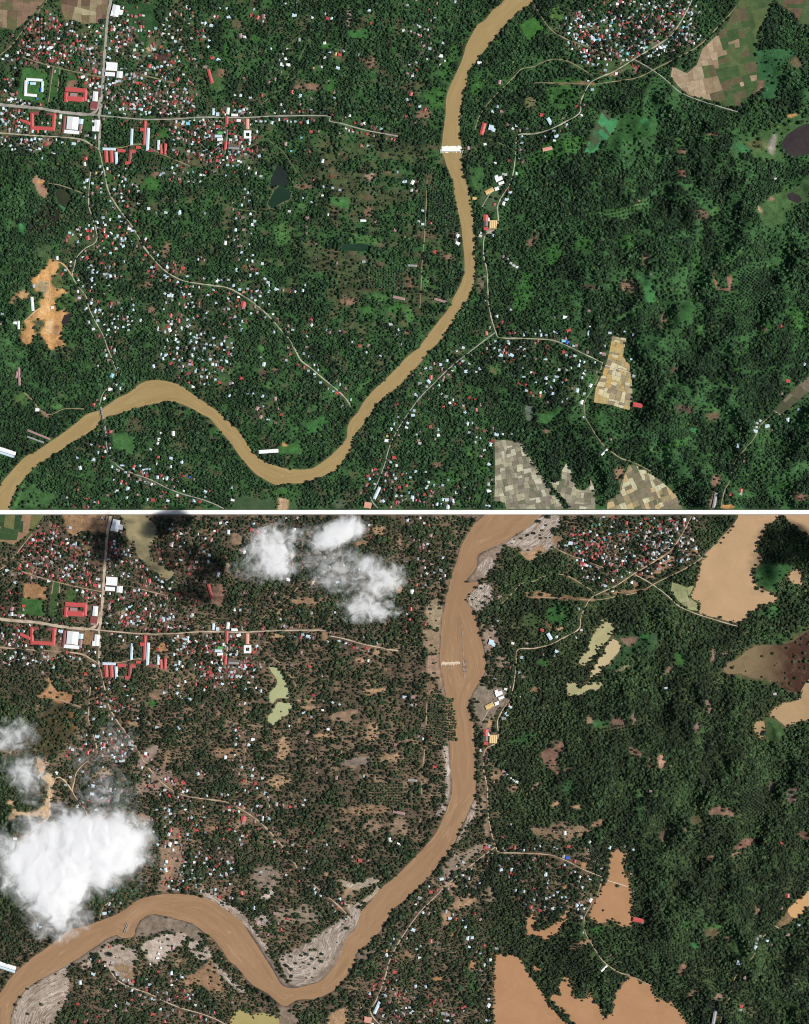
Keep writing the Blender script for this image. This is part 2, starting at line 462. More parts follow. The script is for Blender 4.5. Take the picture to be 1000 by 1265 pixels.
FIELDS_B = [
 ('green and brown parcels beside the slanting lane at the town edge', L('-20,-20 70,-20 55,0 44,14 29,28 17,37 0,33 -20,35'), 13, 8, 'mixgreen'),
 ('pale olive parcels at the edge of the flooded field', L('831,82 849,90 859,86 851,102 863,110 863,119 851,117 838,106 829,94'), 10, -14, 'olive'),
]
# flooded ground and ponds: (label, polygon, material key, name)
WATERS_A = [
 ('dark pond beside the grassy lane', L('343,203 352,206 357,218 359,226 350,231 342,229 336,233 333,229 337,217'), 'dark', 'pond'),
 ('square green pond beside the dark pond', L('344,231 360,237 358,245 345,252 335,258 332,252 337,240'), 'green', 'pond'),
 ('dark purple marsh lake at the forest edge', L('1030,145 1000,152 985,158 972,168 966,178 972,188 985,193 1003,190 1030,194'), 'purple', 'lake'),
 ('small dark pond in the wide meadow', L('972,240 980,237 991,246 986,251 976,247'), 'purple', 'pond'),
 ('long dark green pond among the groves', L('424,303 440,301 457,303 455,309 438,310 424,308'), 'green', 'pond'),
 ('dark pool at the end of the quarry', L('79,390 88,387 87,395 80,402 76,400'), 'purple', 'pond'),
 ('dark swamp pool below the bare pit', L('68,237 78,232 88,240 87,250 80,256 72,248'), 'swamp', 'pond'),
]
WATERS_B = [
 ('wide tan sheet of flood water over the paddy field', ab('917,628 962,628 957,644 947,652 936,674 936,682 942,692 931,707 933,722 947,730 960,735 957,745 945,749 930,755 920,765 910,770 890,765 864,757 866,745 852,738 856,725 862,717 866,702 871,687 890,667 910,645'), 'tan', 'flood_water'),
 ('tan flood water beyond the dark tree belt', ab('972,628 1030,628 1030,668 1003,663 990,655 976,646'), 'tan', 'flood_water'),
 ('small tan flooded parcel beside the scrub', ab('974,712 986,703 993,709 991,722 985,724'), 'tan', 'flood_water'),
 ('flooded lake at the forest edge, olive brown at one end and dark maroon at the other', ab('895,823 908,817 925,803 944,797 975,795 1000,780 1030,775 1030,845 1003,846 985,856 964,847 950,838 930,838 915,832 900,833'), 'maroon', 'lake'),
 ('tan flood water over the wide meadow', ab('950,884 968,868 985,866 1003,840 1030,835 1030,884 1003,888 985,892 972,899 966,893 957,886'), 'tan2', 'flood_water'),
 ('small tan flooded strip at the end of the meadow', ab('932,896 942,888 946,901 942,914 937,910'), 'tan2', 'flood_water'),
 ('pale olive flood water over the paddy strip', ab('746,764 750,764 759,774 757,782 745,797 734,812 722,822 715,819 722,806 730,790 739,775'), 'olive', 'flood_water'),
 ('straw coloured flood water on the far side of the canal', ab('757,790 767,795 766,803 760,810 752,820 744,826 738,838 729,838 730,829 738,818 748,803'), 'straw', 'flood_water'),
 ('pale olive shallow flood under scattered trees', ab('702,844 712,842 718,850 728,843 742,842 743,852 730,856 712,861 702,858'), 'olive', 'flood_water'),
 ('pale olive green pond beside the grassy lane', ab('326,818 335,824 347,828 352,842 357,855 357,863 350,863 343,862 337,868 333,866 335,855 343,845 338,832'), 'pondg', 'pond'),
 ('square olive green pond below the bund', ab('344,868 351,869 358,869 361,874 350,887 338,896 331,891 336,880'), 'pondg', 'pond'),
 ('olive flood pool next to the white hall', ab('150,628 172,632 192,650 195,662 186,675 190,692 203,700 215,707 213,716 192,708 176,693 166,676 155,655'), 'pool', 'flood_water'),
 ('orange brown flooded paddy with a red shed beside it', ab('757,1052 774,1054 770,1076 778,1086 781,1106 782,1126 779,1144 765,1143 757,1138 742,1142 729,1131 736,1116 743,1101 749,1086 753,1071'), 'orange', 'flood_water'),
 ('large orange brown flooded paddy beside the house row', ab('611,1182 615,1179 644,1181 655,1201 670,1223 684,1244 695,1257 706,1272 700,1285 620,1285 612,1270 610,1250 611,1220'), 'orange', 'flood_water'),
 ('orange brown flooded paddy east of the wooded ditch', ab('677,1232 694,1226 692,1218 700,1206 706,1215 710,1230 716,1236 725,1234 730,1225 736,1240 745,1250 748,1265 748,1285 712,1285 700,1256 688,1243'), 'orange', 'flood_water'),
 ('orange brown flooded paddy below the earth lane', ab('780,1206 790,1214 806,1218 808,1228 818,1236 826,1234 837,1248 845,1258 850,1285 742,1285 750,1257 758,1250 757,1240 762,1226 768,1220'), 'orange', 'flood_water'),
 ('tan flooded field along the earth road', ab('974,1126 985,1134 1003,1116 1025,1098 1025,1080 1003,1096 985,1113'), 'tan3', 'flood_water'),
 ('crescent of orange flood water among the village houses', ab('650,1130 661,1130 662,1148 672,1149 682,1145 692,1136 698,1124 703,1121 702,1135 693,1148 676,1160 662,1156 650,1153'), 'orange', 'flood_water'),
 ('olive flooded parcel by the river trees', ab('289,1252 312,1252 312,1285 288,1285'), 'pondg2', 'flood_water'),
 ('olive flooded parcel beside the farm track', ab('314,1255 342,1257 342,1285 314,1285'), 'pondg2', 'flood_water'),
]
WM = {'dark': ((0.012, 0.018, 0.017), (0.02, 0.028, 0.022)), 'green': ((0.010, 0.030, 0.016), (0.016, 0.042, 0.022)), 'purple': ((0.022, 0.014, 0.018), (0.04, 0.032, 0.03)),
      'swamp': ((0.02, 0.022, 0.016), (0.035, 0.045, 0.02)), 'tan': ((0.37, 0.24, 0.13), (0.42, 0.275, 0.15)), 'maroon': ((0.045, 0.018, 0.011), (0.085, 0.048, 0.027)), 'lakeend': ((0.135, 0.10, 0.055), (0.20, 0.145, 0.08)), 'straw': ((0.40, 0.32, 0.18), (0.46, 0.37, 0.21)),
      'tan2': ((0.30, 0.20, 0.10), (0.38, 0.26, 0.14)), 'tan3': ((0.52, 0.31, 0.14), (0.46, 0.27, 0.12)), 'olive': ((0.27, 0.25, 0.12), (0.38, 0.34, 0.18)),
      'pondg': ((0.31, 0.33, 0.165), (0.36, 0.37, 0.20)), 'pondg2': ((0.30, 0.26, 0.10), (0.34, 0.28, 0.12)), 'pool': ((0.16, 0.14, 0.08), (0.34, 0.28, 0.15)),
      'orange': ((0.325, 0.175, 0.085), (0.38, 0.21, 0.108))}

PAL = {'brown': [(0.16, 0.11, 0.07), (0.2, 0.13, 0.085), (0.13, 0.095, 0.055), (0.24, 0.17, 0.11), (0.11, 0.105, 0.05)],
       'brown2': [(0.19, 0.12, 0.08), (0.12, 0.075, 0.05), (0.33, 0.29, 0.17), (0.15, 0.12, 0.06), (0.25, 0.2, 0.12)],
       'rice_tan': [(0.30, 0.22, 0.14), (0.36, 0.27, 0.18), (0.25, 0.18, 0.11), (0.33, 0.26, 0.17)],
       'rice_green': [(0.05, 0.09, 0.03), (0.06, 0.10, 0.035), (0.08, 0.11, 0.04), (0.045, 0.08, 0.028), (0.10, 0.085, 0.045)],
       'green': [(0.06, 0.095, 0.035), (0.08, 0.11, 0.045), (0.12, 0.08, 0.05), (0.05, 0.08, 0.03)],
       'straw': [(0.54, 0.47, 0.28), (0.25, 0.20, 0.13), (0.44, 0.29, 0.10), (0.34, 0.28, 0.16), (0.40, 0.31, 0.14), (0.50, 0.46, 0.30), (0.28, 0.23, 0.13), (0.42, 0.30, 0.13)],
       'grey': [(0.23, 0.205, 0.15), (0.29, 0.26, 0.18), (0.17, 0.15, 0.105), (0.42, 0.40, 0.29), (0.20, 0.18, 0.125), (0.33, 0.305, 0.21), (0.21, 0.18, 0.14), (0.25, 0.23, 0.16), (0.13, 0.14, 0.08)],
       'straw2': [(0.20, 0.165, 0.11), (0.18, 0.155, 0.10), (0.11, 0.12, 0.065), (0.21, 0.17, 0.12), (0.46, 0.44, 0.28), (0.44, 0.33, 0.17), (0.28, 0.23, 0.13), (0.17, 0.15, 0.09)],
       'dark': [(0.07, 0.075, 0.04), (0.10, 0.09, 0.055), (0.16, 0.13, 0.09), (0.06, 0.065, 0.035)],
       'lush': [(0.04, 0.20, 0.075), (0.05, 0.25, 0.09), (0.045, 0.12, 0.05), (0.06, 0.08, 0.04), (0.05, 0.22, 0.085)],
       'dkgreen': [(0.035, 0.07, 0.03), (0.04, 0.075, 0.03), (0.05, 0.08, 0.035)],
       'mixgreen': [(0.03, 0.06, 0.025), (0.035, 0.07, 0.025), (0.26, 0.16, 0.09), (0.025, 0.05, 0.02), (0.13, 0.13, 0.05)],
       'olive': [(0.26, 0.27, 0.13), (0.32, 0.31, 0.17), (0.22, 0.23, 0.11), (0.29, 0.27, 0.15)]}

# ground cover patches: (polygon, colour, tree density, feather, edge noise)
GRASS = (0.04, 0.115, 0.028); GRASS2 = (0.065, 0.15, 0.045); BRIGHT = (0.05, 0.20, 0.07); EARTH = (0.21, 0.13, 0.085); ORANGE = (0.43, 0.24, 0.095); DKBROWN = (0.09, 0.06, 0.045)
def ell(cx, cy, rx, ry, rot=0, n=10):
    c, s = math.cos(R(rot)), math.sin(R(rot))
    return [(cx + rx * math.cos(t) * c - ry * math.sin(t) * s, cy + rx * math.cos(t) * s + ry * math.sin(t) * c) for t in [2 * math.pi * i / n for i in range(n)]]
P_COMMON = [  # meadows of the green map
 (L('152,4 193,4 195,30 186,48 178,55 170,45 160,30'), (0.028, 0.075, 0.026), 0.02, 1.5, 2),
 (L('28,82 58,85 55,127 22,122'), (0.045, 0.125, 0.035), 0.0, 1, 0.5),
 (L('65,83 75,84 70,126 61,126'), (0.04, 0.10, 0.03), 0.05, 1, 1),
 (L('84,90 96,93 92,108 81,106'), (0.04, 0.10, 0.03), 0.05, 1, 1),
 (L('104,142 116,144 116,163 103,160'), (0.04, 0.10, 0.03), 0.05, 1, 1),
 (L('98,30 116,30 114,52 96,50'), (0.07, 0.09, 0.04), 0.2, 1.5, 2),
 (L('84,100 96,99 95,112 83,110'), EARTH, 0.05, 1.5, 2),
 (L('193,65 210,66 208,77 192,75'), (0.07, 0.045, 0.035), 0, 1, 1), (ell(186, 60, 6, 4, -20), (0.4, 0.28, 0.16), 0, 1.5, 2),
 (ell(222, 152, 7, 6), (0.2, 0.14, 0.06), 0.05, 1.5, 1), (ell(204, 164, 6, 7), GRASS, 0.1, 1.5, 1), (ell(62, 175, 10, 6), EARTH, .1, 2, 3),
 (L('262,86 280,86 278,100 275,112 260,112 262,100'), (0.05, 0.10, 0.035), 0.03, 1.5, 2), (L('270,85 280,86 278,96 266,94'), EARTH, 0.03, 1.5, 1),
 (L('288,22 302,24 302,38 287,36'), (0.09, 0.085, 0.045), 0.05, 1, 1), (ell(316, 48, 6, 5), GRASS, 0.05, 1, 1), (ell(281, 62, 5, 12), GRASS, 0.15, 1.5, 2),
 (L('430,38 456,35 456,47 432,47'), (0.04, 0.12, 0.035), 0.02, 1, 1), (ell(432, 22, 3.5, 14), (0.28, 0.22, 0.16), 0.2, 2, 3), (ell(459, 77, 7, 10), EARTH, 0.12, 2, 3),
 (ell(381, 107, 17, 5), EARTH, 0.12, 2, 3), (ell(402, 56, 8, 4), GRASS, 0.2, 2, 2), (ell(410, 106, 6, 12), GRASS, .3, 2, 3),
 (L('408,244 433,242 434,256 420,257 409,252'), (0.05, 0.13, 0.04), 0.05, 1, 1), (ell(372, 254, 5, 3), GRASS2, 0.05, 1, 1),
 (ell(376, 230, 12, 4), EARTH, 0.2, 2, 2), (ell(458, 218, 7, 6), (0.3, 0.2, 0.15), 0.2, 2, 3), (ell(478, 213, 6, 3), EARTH, 0.2, 2, 2), (ell(455, 262, 6, 8), EARTH, 0.35, 2, 3),
 (L('643,30 661,20 673,33 656,50 648,44'), (0.045, 0.135, 0.03), 0.0, 1, 0.5), (L('670,12 690,6 700,22 690,30'), (0.07, 0.14, 0.04), 0.35, 2, 2),
 (ell(540, 120, 14, 14), GRASS, 0.25, 3, 4), (ell(524, 142, 9, 7), EARTH, 0.25, 2, 3), (ell(555, 75, 6, 25, 20), GRASS, 0.3, 3, 3), (ell(590, 105, 10, 15), GRASS, 0.45, 3, 4),
 (L('755,143 775,140 800,142 815,150 812,165 795,172 775,178 757,186 748,188'), (0.035, 0.10, 0.03), 0.06, 2, 3), (L('790,148 802,146 800,154 792,153'), BRIGHT, 0, 1, 1),
 (L('700,103 712,108 708,135 690,138 680,125 672,108'), (0.05, 0.13, 0.035), 0.2, 3, 4), (ell(656, 128, 8, 10), (0.14, 0.13, 0.06), 0.25, 2, 3), (ell(690, 184, 40, 12, -20), GRASS, 0.4, 4, 5),
 (L('932,58 985,62 975,75 960,85 962,100 962,122 945,125 938,112 938,85'), (0.035, 0.105, 0.04), 0.1, 2, 3), (L('974,76 985,68 992,76 990,86 980,84'), (0.12, 0.10, 0.055), 0, 1, 1),
 (ell(927, 111, 6, 7), (0.05, 0.17, 0.08), 0, 1.5, 1), (L('935,100 946,98 942,112 932,120 928,118'), EARTH, 0.02, 1, 1),
 (L('898,190 915,170 935,160 965,150 1030,140 1030,150 990,156 970,168 966,180 972,192 960,204 945,200 925,192 905,195'), (0.05, 0.105, 0.035), 0.06, 3, 5),
 (ell(955, 178, 6, 14, 10), (0.24, 0.22, 0.18), 0, 3, 3), (ell(935, 180, 14, 8), (0.09, 0.10, 0.04), 0.05, 4, 4),
 (L('932,262 950,242 978,234 1003,212 1030,200 1030,248 1003,250 992,252 970,262 966,276 957,284 943,278'), (0.05, 0.10, 0.035), 0.02, 2, 2), (ell(953, 246, 5, 3, -25), EARTH, 0, 1.5, 1), (ell(938, 260, 2.5, 5, -25), (0.3, 0.2, 0.13), 0, 1, 1),
 (L('740,262 775,256 800,243 803,250 785,262 775,272 745,270'), (0.06, 0.14, 0.045), 0.05, 2, 2),
 (ell(663, 290, 8, 6), DKBROWN, 0.15, 2, 3), (ell(657, 300, 6, 5), EARTH, 0.2, 2, 3),
 (L('790,345 803,338 808,360 810,375 798,375 793,360'), (0.05, 0.15, 0.05), 0.02, 2, 2), (ell(775, 355, 14, 8), EARTH, 0.35, 4, 5), (L('835,390 845,370 855,365 857,380 850,400 835,398'), (0.04, 0.11, 0.035), 0.05, 2, 2),
 (L('896,343 903,341 904,362 884,358 880,348 878,338 890,328 896,326 882,338 886,356 899,358'), (0.26, 0.13, 0.09), 0.02, 1, 1), (ell(798, 320, 4, 9, 15), (0.28, 0.17, 0.11), 0.1, 2, 2),
 (ell(730, 355, 12, 4, 8), DKBROWN, 0.2, 2, 3), (ell(685, 315, 12, 14), GRASS, 0.25, 4, 6), (ell(720, 300, 16, 8, -20), GRASS, 0.3, 4, 5), (ell(835, 22, 10, 6), GRASS, .3, 2, 3),
 (ell(840, 214, 9, 5, 20), (0.12, 0.06, 0.045), 0.25, 2, 3), (ell(868, 265, 10, 8), (0.10, 0.07, 0.045), 0.3, 2, 3), (ell(884, 262, 8, 6), GRASS2, 0.2, 2, 2), (ell(787, 250, 5, 2.5, -35), EARTH, 0.1, 1, 1),
 (L('40,224 46,216 55,222 61,236 56,244 49,240'), (0.25, 0.15, 0.10), 0.0, 1, 1.5), (ell(51, 225, 6, 3), ORANGE, 0, 1.5, 1),
 (L('42,262 60,250 74,256 78,275 68,291 50,293 36,280'), (0.021, 0.022, 0.013), 0.5, 3, 5), (L('344,229.5 362,236.5 360,246 346,254 334,260 330.5,252 335.5,239'), (0.16, 0.16, 0.09), 0, .8, .2), (ell(78, 255, 3, 8, -20), (0.05, 0.16, 0.07), 0, 2, 2), (ell(28, 283, 3.5, 7), BRIGHT, 0.02, 1.5, 2),
 (L('45,305 62,302 68,315 62,322 46,318'), (0.05, 0.085, 0.035), 0.1, 2, 2), (ell(82, 370, 14, 10, -20), GRASS, 0.1, 3, 4), (ell(97, 368, 6, 3, -50), EARTH, 0, 1, 1), (ell(137, 361, 6, 5), GRASS, .1, 2, 2),
 (L('62,320 75,322 72,335 65,345 72,355 85,360 76,368 70,380 88,386 78,398 79,428 64,432 55,422 48,414 36,427 24,418 28,400 40,392 50,380 44,362 40,348 56,332'), ORANGE, 0.0, 1.5, 3),
 (L('8,374 20,362 33,358 40,366 30,372 24,368 16,378'), (0.36, 0.22, 0.11), 0.08, 1.5, 3), (ell(53, 356, 8, 10), (0.24, 0.20, 0.12), 0.06, 3, 3), (ell(50, 400, 6, 6), (0.05, 0.06, 0.03), 0.4, 2, 2),
 (ell(46, 368, 9, 9), (0.05, 0.085, 0.03), .35, 2, 4), (ell(80, 372, 11, 8), (0.05, 0.10, 0.03), .3, 2, 4), (ell(72, 348, 9, 10), (0.07, 0.09, 0.035), .25, 2, 4), (ell(60, 360, 2.5, 16, 5), (0.46, 0.29, 0.14), 0, 1.5, 2), (ell(56, 385, 10, 3, -35), (0.46, 0.29, 0.14), 0, 1.5, 2), (ell(70, 408, 5, 9), (0.22, 0.13, 0.07), 0, 2, 4), (ell(48, 408, 5, 6), (0.07, 0.08, 0.035), .2, 2, 3), (ell(62, 404, 3.5, 13, 12), (0.52, 0.36, 0.19), 0, 2, 3), (ell(37, 408, 5, 8, 30), (0.48, 0.27, 0.11), 0, 2, 3), (ell(44, 398, 4, 3), (0.05, 0.07, 0.03), .3, 2, 3), (ell(30, 404, 3, 5), (0.06, 0.08, 0.03), .3, 2, 3), (ell(72, 424, 5, 5), (0.24, 0.13, 0.06), 0, 2, 3), (ell(52, 422, 6, 5), (0.05, 0.07, 0.03), .4, 2, 3),
 (ell(134, 220, 9, 6), GRASS, .2, 2, 2), (ell(188, 227, 12, 9), GRASS, 0.12, 2, 3), (ell(192, 215, 5, 4), EARTH, 0, 1.5, 1), (ell(205, 308, 4, 10, 15), EARTH, 0.2, 2, 2), (ell(188, 380, 5, 5), EARTH, .2, 2, 2), (ell(183, 352, 6, 4), EARTH, .2, 2, 2),
 (ell(430, 372, 12, 5), EARTH, 0.3, 2, 3), (ell(455, 385, 8, 10), GRASS, 0.15, 3, 3), (ell(490, 380, 12, 8), GRASS, 0.25, 3, 4), (ell(467, 368, 14, 5), GRASS2, .3, 3, 3), (ell(350, 290, 12, 14), GRASS2, 0.35, 4, 6), (ell(450, 296, 20, 6), GRASS2, .35, 3, 4),
 (L('138,533 169,540 165,562 140,552'), (0.05, 0.125, 0.04), 0.0, 1, 0.5), (ell(138, 533, 4, 2, -30), EARTH, 0, 1, 1), (ell(28, 492, 11, 9), (0.06, 0.11, 0.035), 0.08, 2, 2), (ell(56, 512, 6, 4, 30), EARTH, 0.05, 1.5, 2), (ell(72, 502, 8, 5), GRASS2, .1, 2, 2),
 (L('22,612 38,596 60,605 72,612 66,625 30,628'), (0.045, 0.105, 0.035), 0.12, 3, 3), (L('28,596 34,592 20,626 14,630'), GRASS2, .1, 1.5, 1),
 (L('345,550 374,545 374,562 345,561'), (0.045, 0.125, 0.035), 0.0, 1, 1), (ell(352, 549, 4, 2), ORANGE, 0, 1, 1), (L('330,573 350,580 385,580 400,570 415,556 418,559 402,574 386,582 350,582 330,577'), GRASS, 0.15, 1, 1),
 (L('344,614 358,616 356,632 342,632'), (0.40, 0.27, 0.16), 0.0, 1, 1.5), (L('356,618 369,619 368,632 356,632'), (0.045, 0.085, 0.035), 0.0, 1, 1), (ell(420, 622, 9, 7), (0.08, 0.10, 0.06), 0.08, 2, 2), (ell(352, 608, 8, 4), GRASS, .1, 2, 2),
 (L('380,525 400,512 408,520 392,534 376,536'), (0.04, 0.12, 0.035), 0.1, 2, 2), (ell(410, 484, 18, 8, -45), (0.045, 0.12, 0.04), 0.25, 3, 3), (ell(450, 475, 14, 4, -40), GRASS2, 0.2, 2, 2), (ell(326, 461, 6, 4), (0.10, 0.07, 0.05), 0.02, 1, 1), (ell(340, 458, 5, 4), EARTH, 0.1, 2, 2), (ell(334, 475, 7, 6), GRASS2, 0.15, 2, 2), (ell(323, 430, 5, 5), GRASS2, .1, 1, 1),
 (L('649,500 661,500 661,520 649,520'), (0.10, 0.13, 0.09), 0.03, 1, 1), (L('664,512 680,512 692,502 698,494 701,500 692,512 678,523 666,523'), (0.05, 0.145, 0.04), 0.05, 1.5, 1), (L('692,500 700,490 702,500 694,508'), (0.03, 0.04, 0.02), 0.05, 1, 1), (ell(675, 532, 4, 3), EARTH, 0, 1, 1), (ell(612, 458, 9, 7), GRASS2, .3, 3, 3), (ell(610, 458, 4, 3), (0.14, 0.13, 0.06), .2, 2, 2),
 (ell(562, 456, 6, 4, 30), GRASS2, 0.1, 1, 1), (ell(541, 574, 7, 4), (0.16, 0.10, 0.07), 0.05, 1.5, 1.5), (ell(581, 560, 4, 4), GRASS2, .05, 1, 1), (ell(597, 583, 5, 26, 12), GRASS, 0.5, 4, 5), (ell(560, 590, 10, 8), GRASS, .4, 4, 4), (ell(574, 505, 5, 7), EARTH, .15, 2, 2), (ell(505, 455, 4, 6), GRASS, .2, 2, 2), (ell(738, 512, 8, 6), GRASS, .3, 2, 2),
 (ell(880, 514, 10, 6), (0.13, 0.10, 0.06), 0.03, 2, 2), (ell(878, 506, 10, 4), GRASS2, 0.1, 2, 2), (ell(858, 531, 6, 4, 35), BRIGHT, 0, 1, 1), (ell(847, 505, 12, 6), DKBROWN, 0.3, 3, 4), (ell(832, 457, 7, 4), DKBROWN, .3, 2, 2), (ell(832, 550, 22, 5, -15), GRASS, 0.35, 3, 3), (ell(884, 594, 8, 6, -30), (0.2, 0.12, 0.08), 0.1, 2, 3), (ell(880, 618, 5, 12, 15), EARTH, 0.05, 2, 2), (ell(898, 626, 9, 3), ORANGE, 0.02, 1, 1), (ell(988, 614, 10, 7), EARTH, 0.15, 2, 4), (ell(765, 587, 6, 10), EARTH, .15, 2, 3), (ell(967, 600, 16, 5, -25), GRASS, .3, 3, 4), (ell(912, 537, 8, 3, -15), GRASS2, .3, 2, 2), (ell(995, 520, 6, 12), GRASS, .3, 3, 3),
 (L('745,70 775,72 785,80 760,92 742,94'), (0.05, 0.08, 0.03), .15, 2, 2), (ell(787, 86, 5, 6), EARTH, 0, 1, 1), (ell(760, 92, 8, 3, -20), EARTH, .05, 1, 1), (L('688,99 700,99 735,103 735,107 690,105'), (0.2, 0.13, 0.07), 0, 1, 1), (ell(700, 100, 20, 4), GRASS, .2, 2, 1),
 (L('580,205 598,206 600,230 588,240 584,225'), (0.045, 0.11, 0.035), 0.08, 2, 2), (L('596,232 618,234 620,256 606,262 595,255 590,245'), (0.06, 0.10, 0.045), 0.05, 2, 2), (ell(605, 285, 5, 4), (0.3, 0.26, 0.2), 0, 1, 1), (ell(594, 352, 5, 12), (0.13, 0.11, 0.07), 0.2, 2, 2), (ell(566, 295, 3, 8), (0.3, 0.28, 0.25), 0.1, 1.5, 2), (ell(554, 317, 7, 4, 20), EARTH, .15, 2, 2), (ell(640, 210, 8, 10), GRASS, .4, 3, 3), (ell(506, 390, 6, 12), GRASS2, .3, 3, 3), (ell(526, 345, 5, 14), GRASS2, .35, 2, 3), (ell(508, 354, 2.5, 8), (0.22, .10, .08), 0, 1, 1), (ell(503, 410, 4, 4), EARTH, 0, 1, 1),
 (ell(647, 362, 12, 30, 20), GRASS, .45, 5, 6), (ell(775, 300, 10, 10), GRASS, .4, 4, 5), (ell(960, 330, 4, 14, 10), GRASS2, .15, 2, 2), (ell(900, 320, 20, 6, -40), GRASS2, .4, 4, 5), (ell(860, 330, 8, 10), GRASS, .45, 4, 5), (ell(945, 405, 12, 10), GRASS, .4, 4, 5), (ell(985, 395, 14, 16), GRASS, .4, 4, 5), (ell(775, 388, 22, 4, -30), GRASS2, .25, 2, 2), (ell(865, 408, 9, 9), GRASS2, .4, 3, 3), (ell(938, 405, 12, 3, 25), EARTH, .3, 2, 2), (ell(820, 393, 6, 10, 20), EARTH, .45, 3, 4),
 (ell(870, 172, 14, 5), GRASS2, .35, 3, 4), (ell(880, 167, 10, 3), EARTH, .3, 2, 2), (ell(840, 177, 7, 9), GRASS2, .25, 2, 3), (ell(815, 195, 5, 10, 30), GRASS2, .1, 2, 2), (ell(842, 188, 6, 4), EARTH, .1, 1.5, 2), (ell(980, 142, 8, 2, -12), ORANGE, .05, 1, 1),
 (ell(915, 185, 12, 6, 20), (0.04, .13, .05), .05, 3, 3),
]
MUD = (0.235, 0.15, 0.09); PALEMUD = (0.33, 0.215, 0.125); SAND = (0.50, 0.42, 0.35); GREYMUD = (0.215, 0.165, 0.125); FRESH = (0.34, 0.185, 0.09)
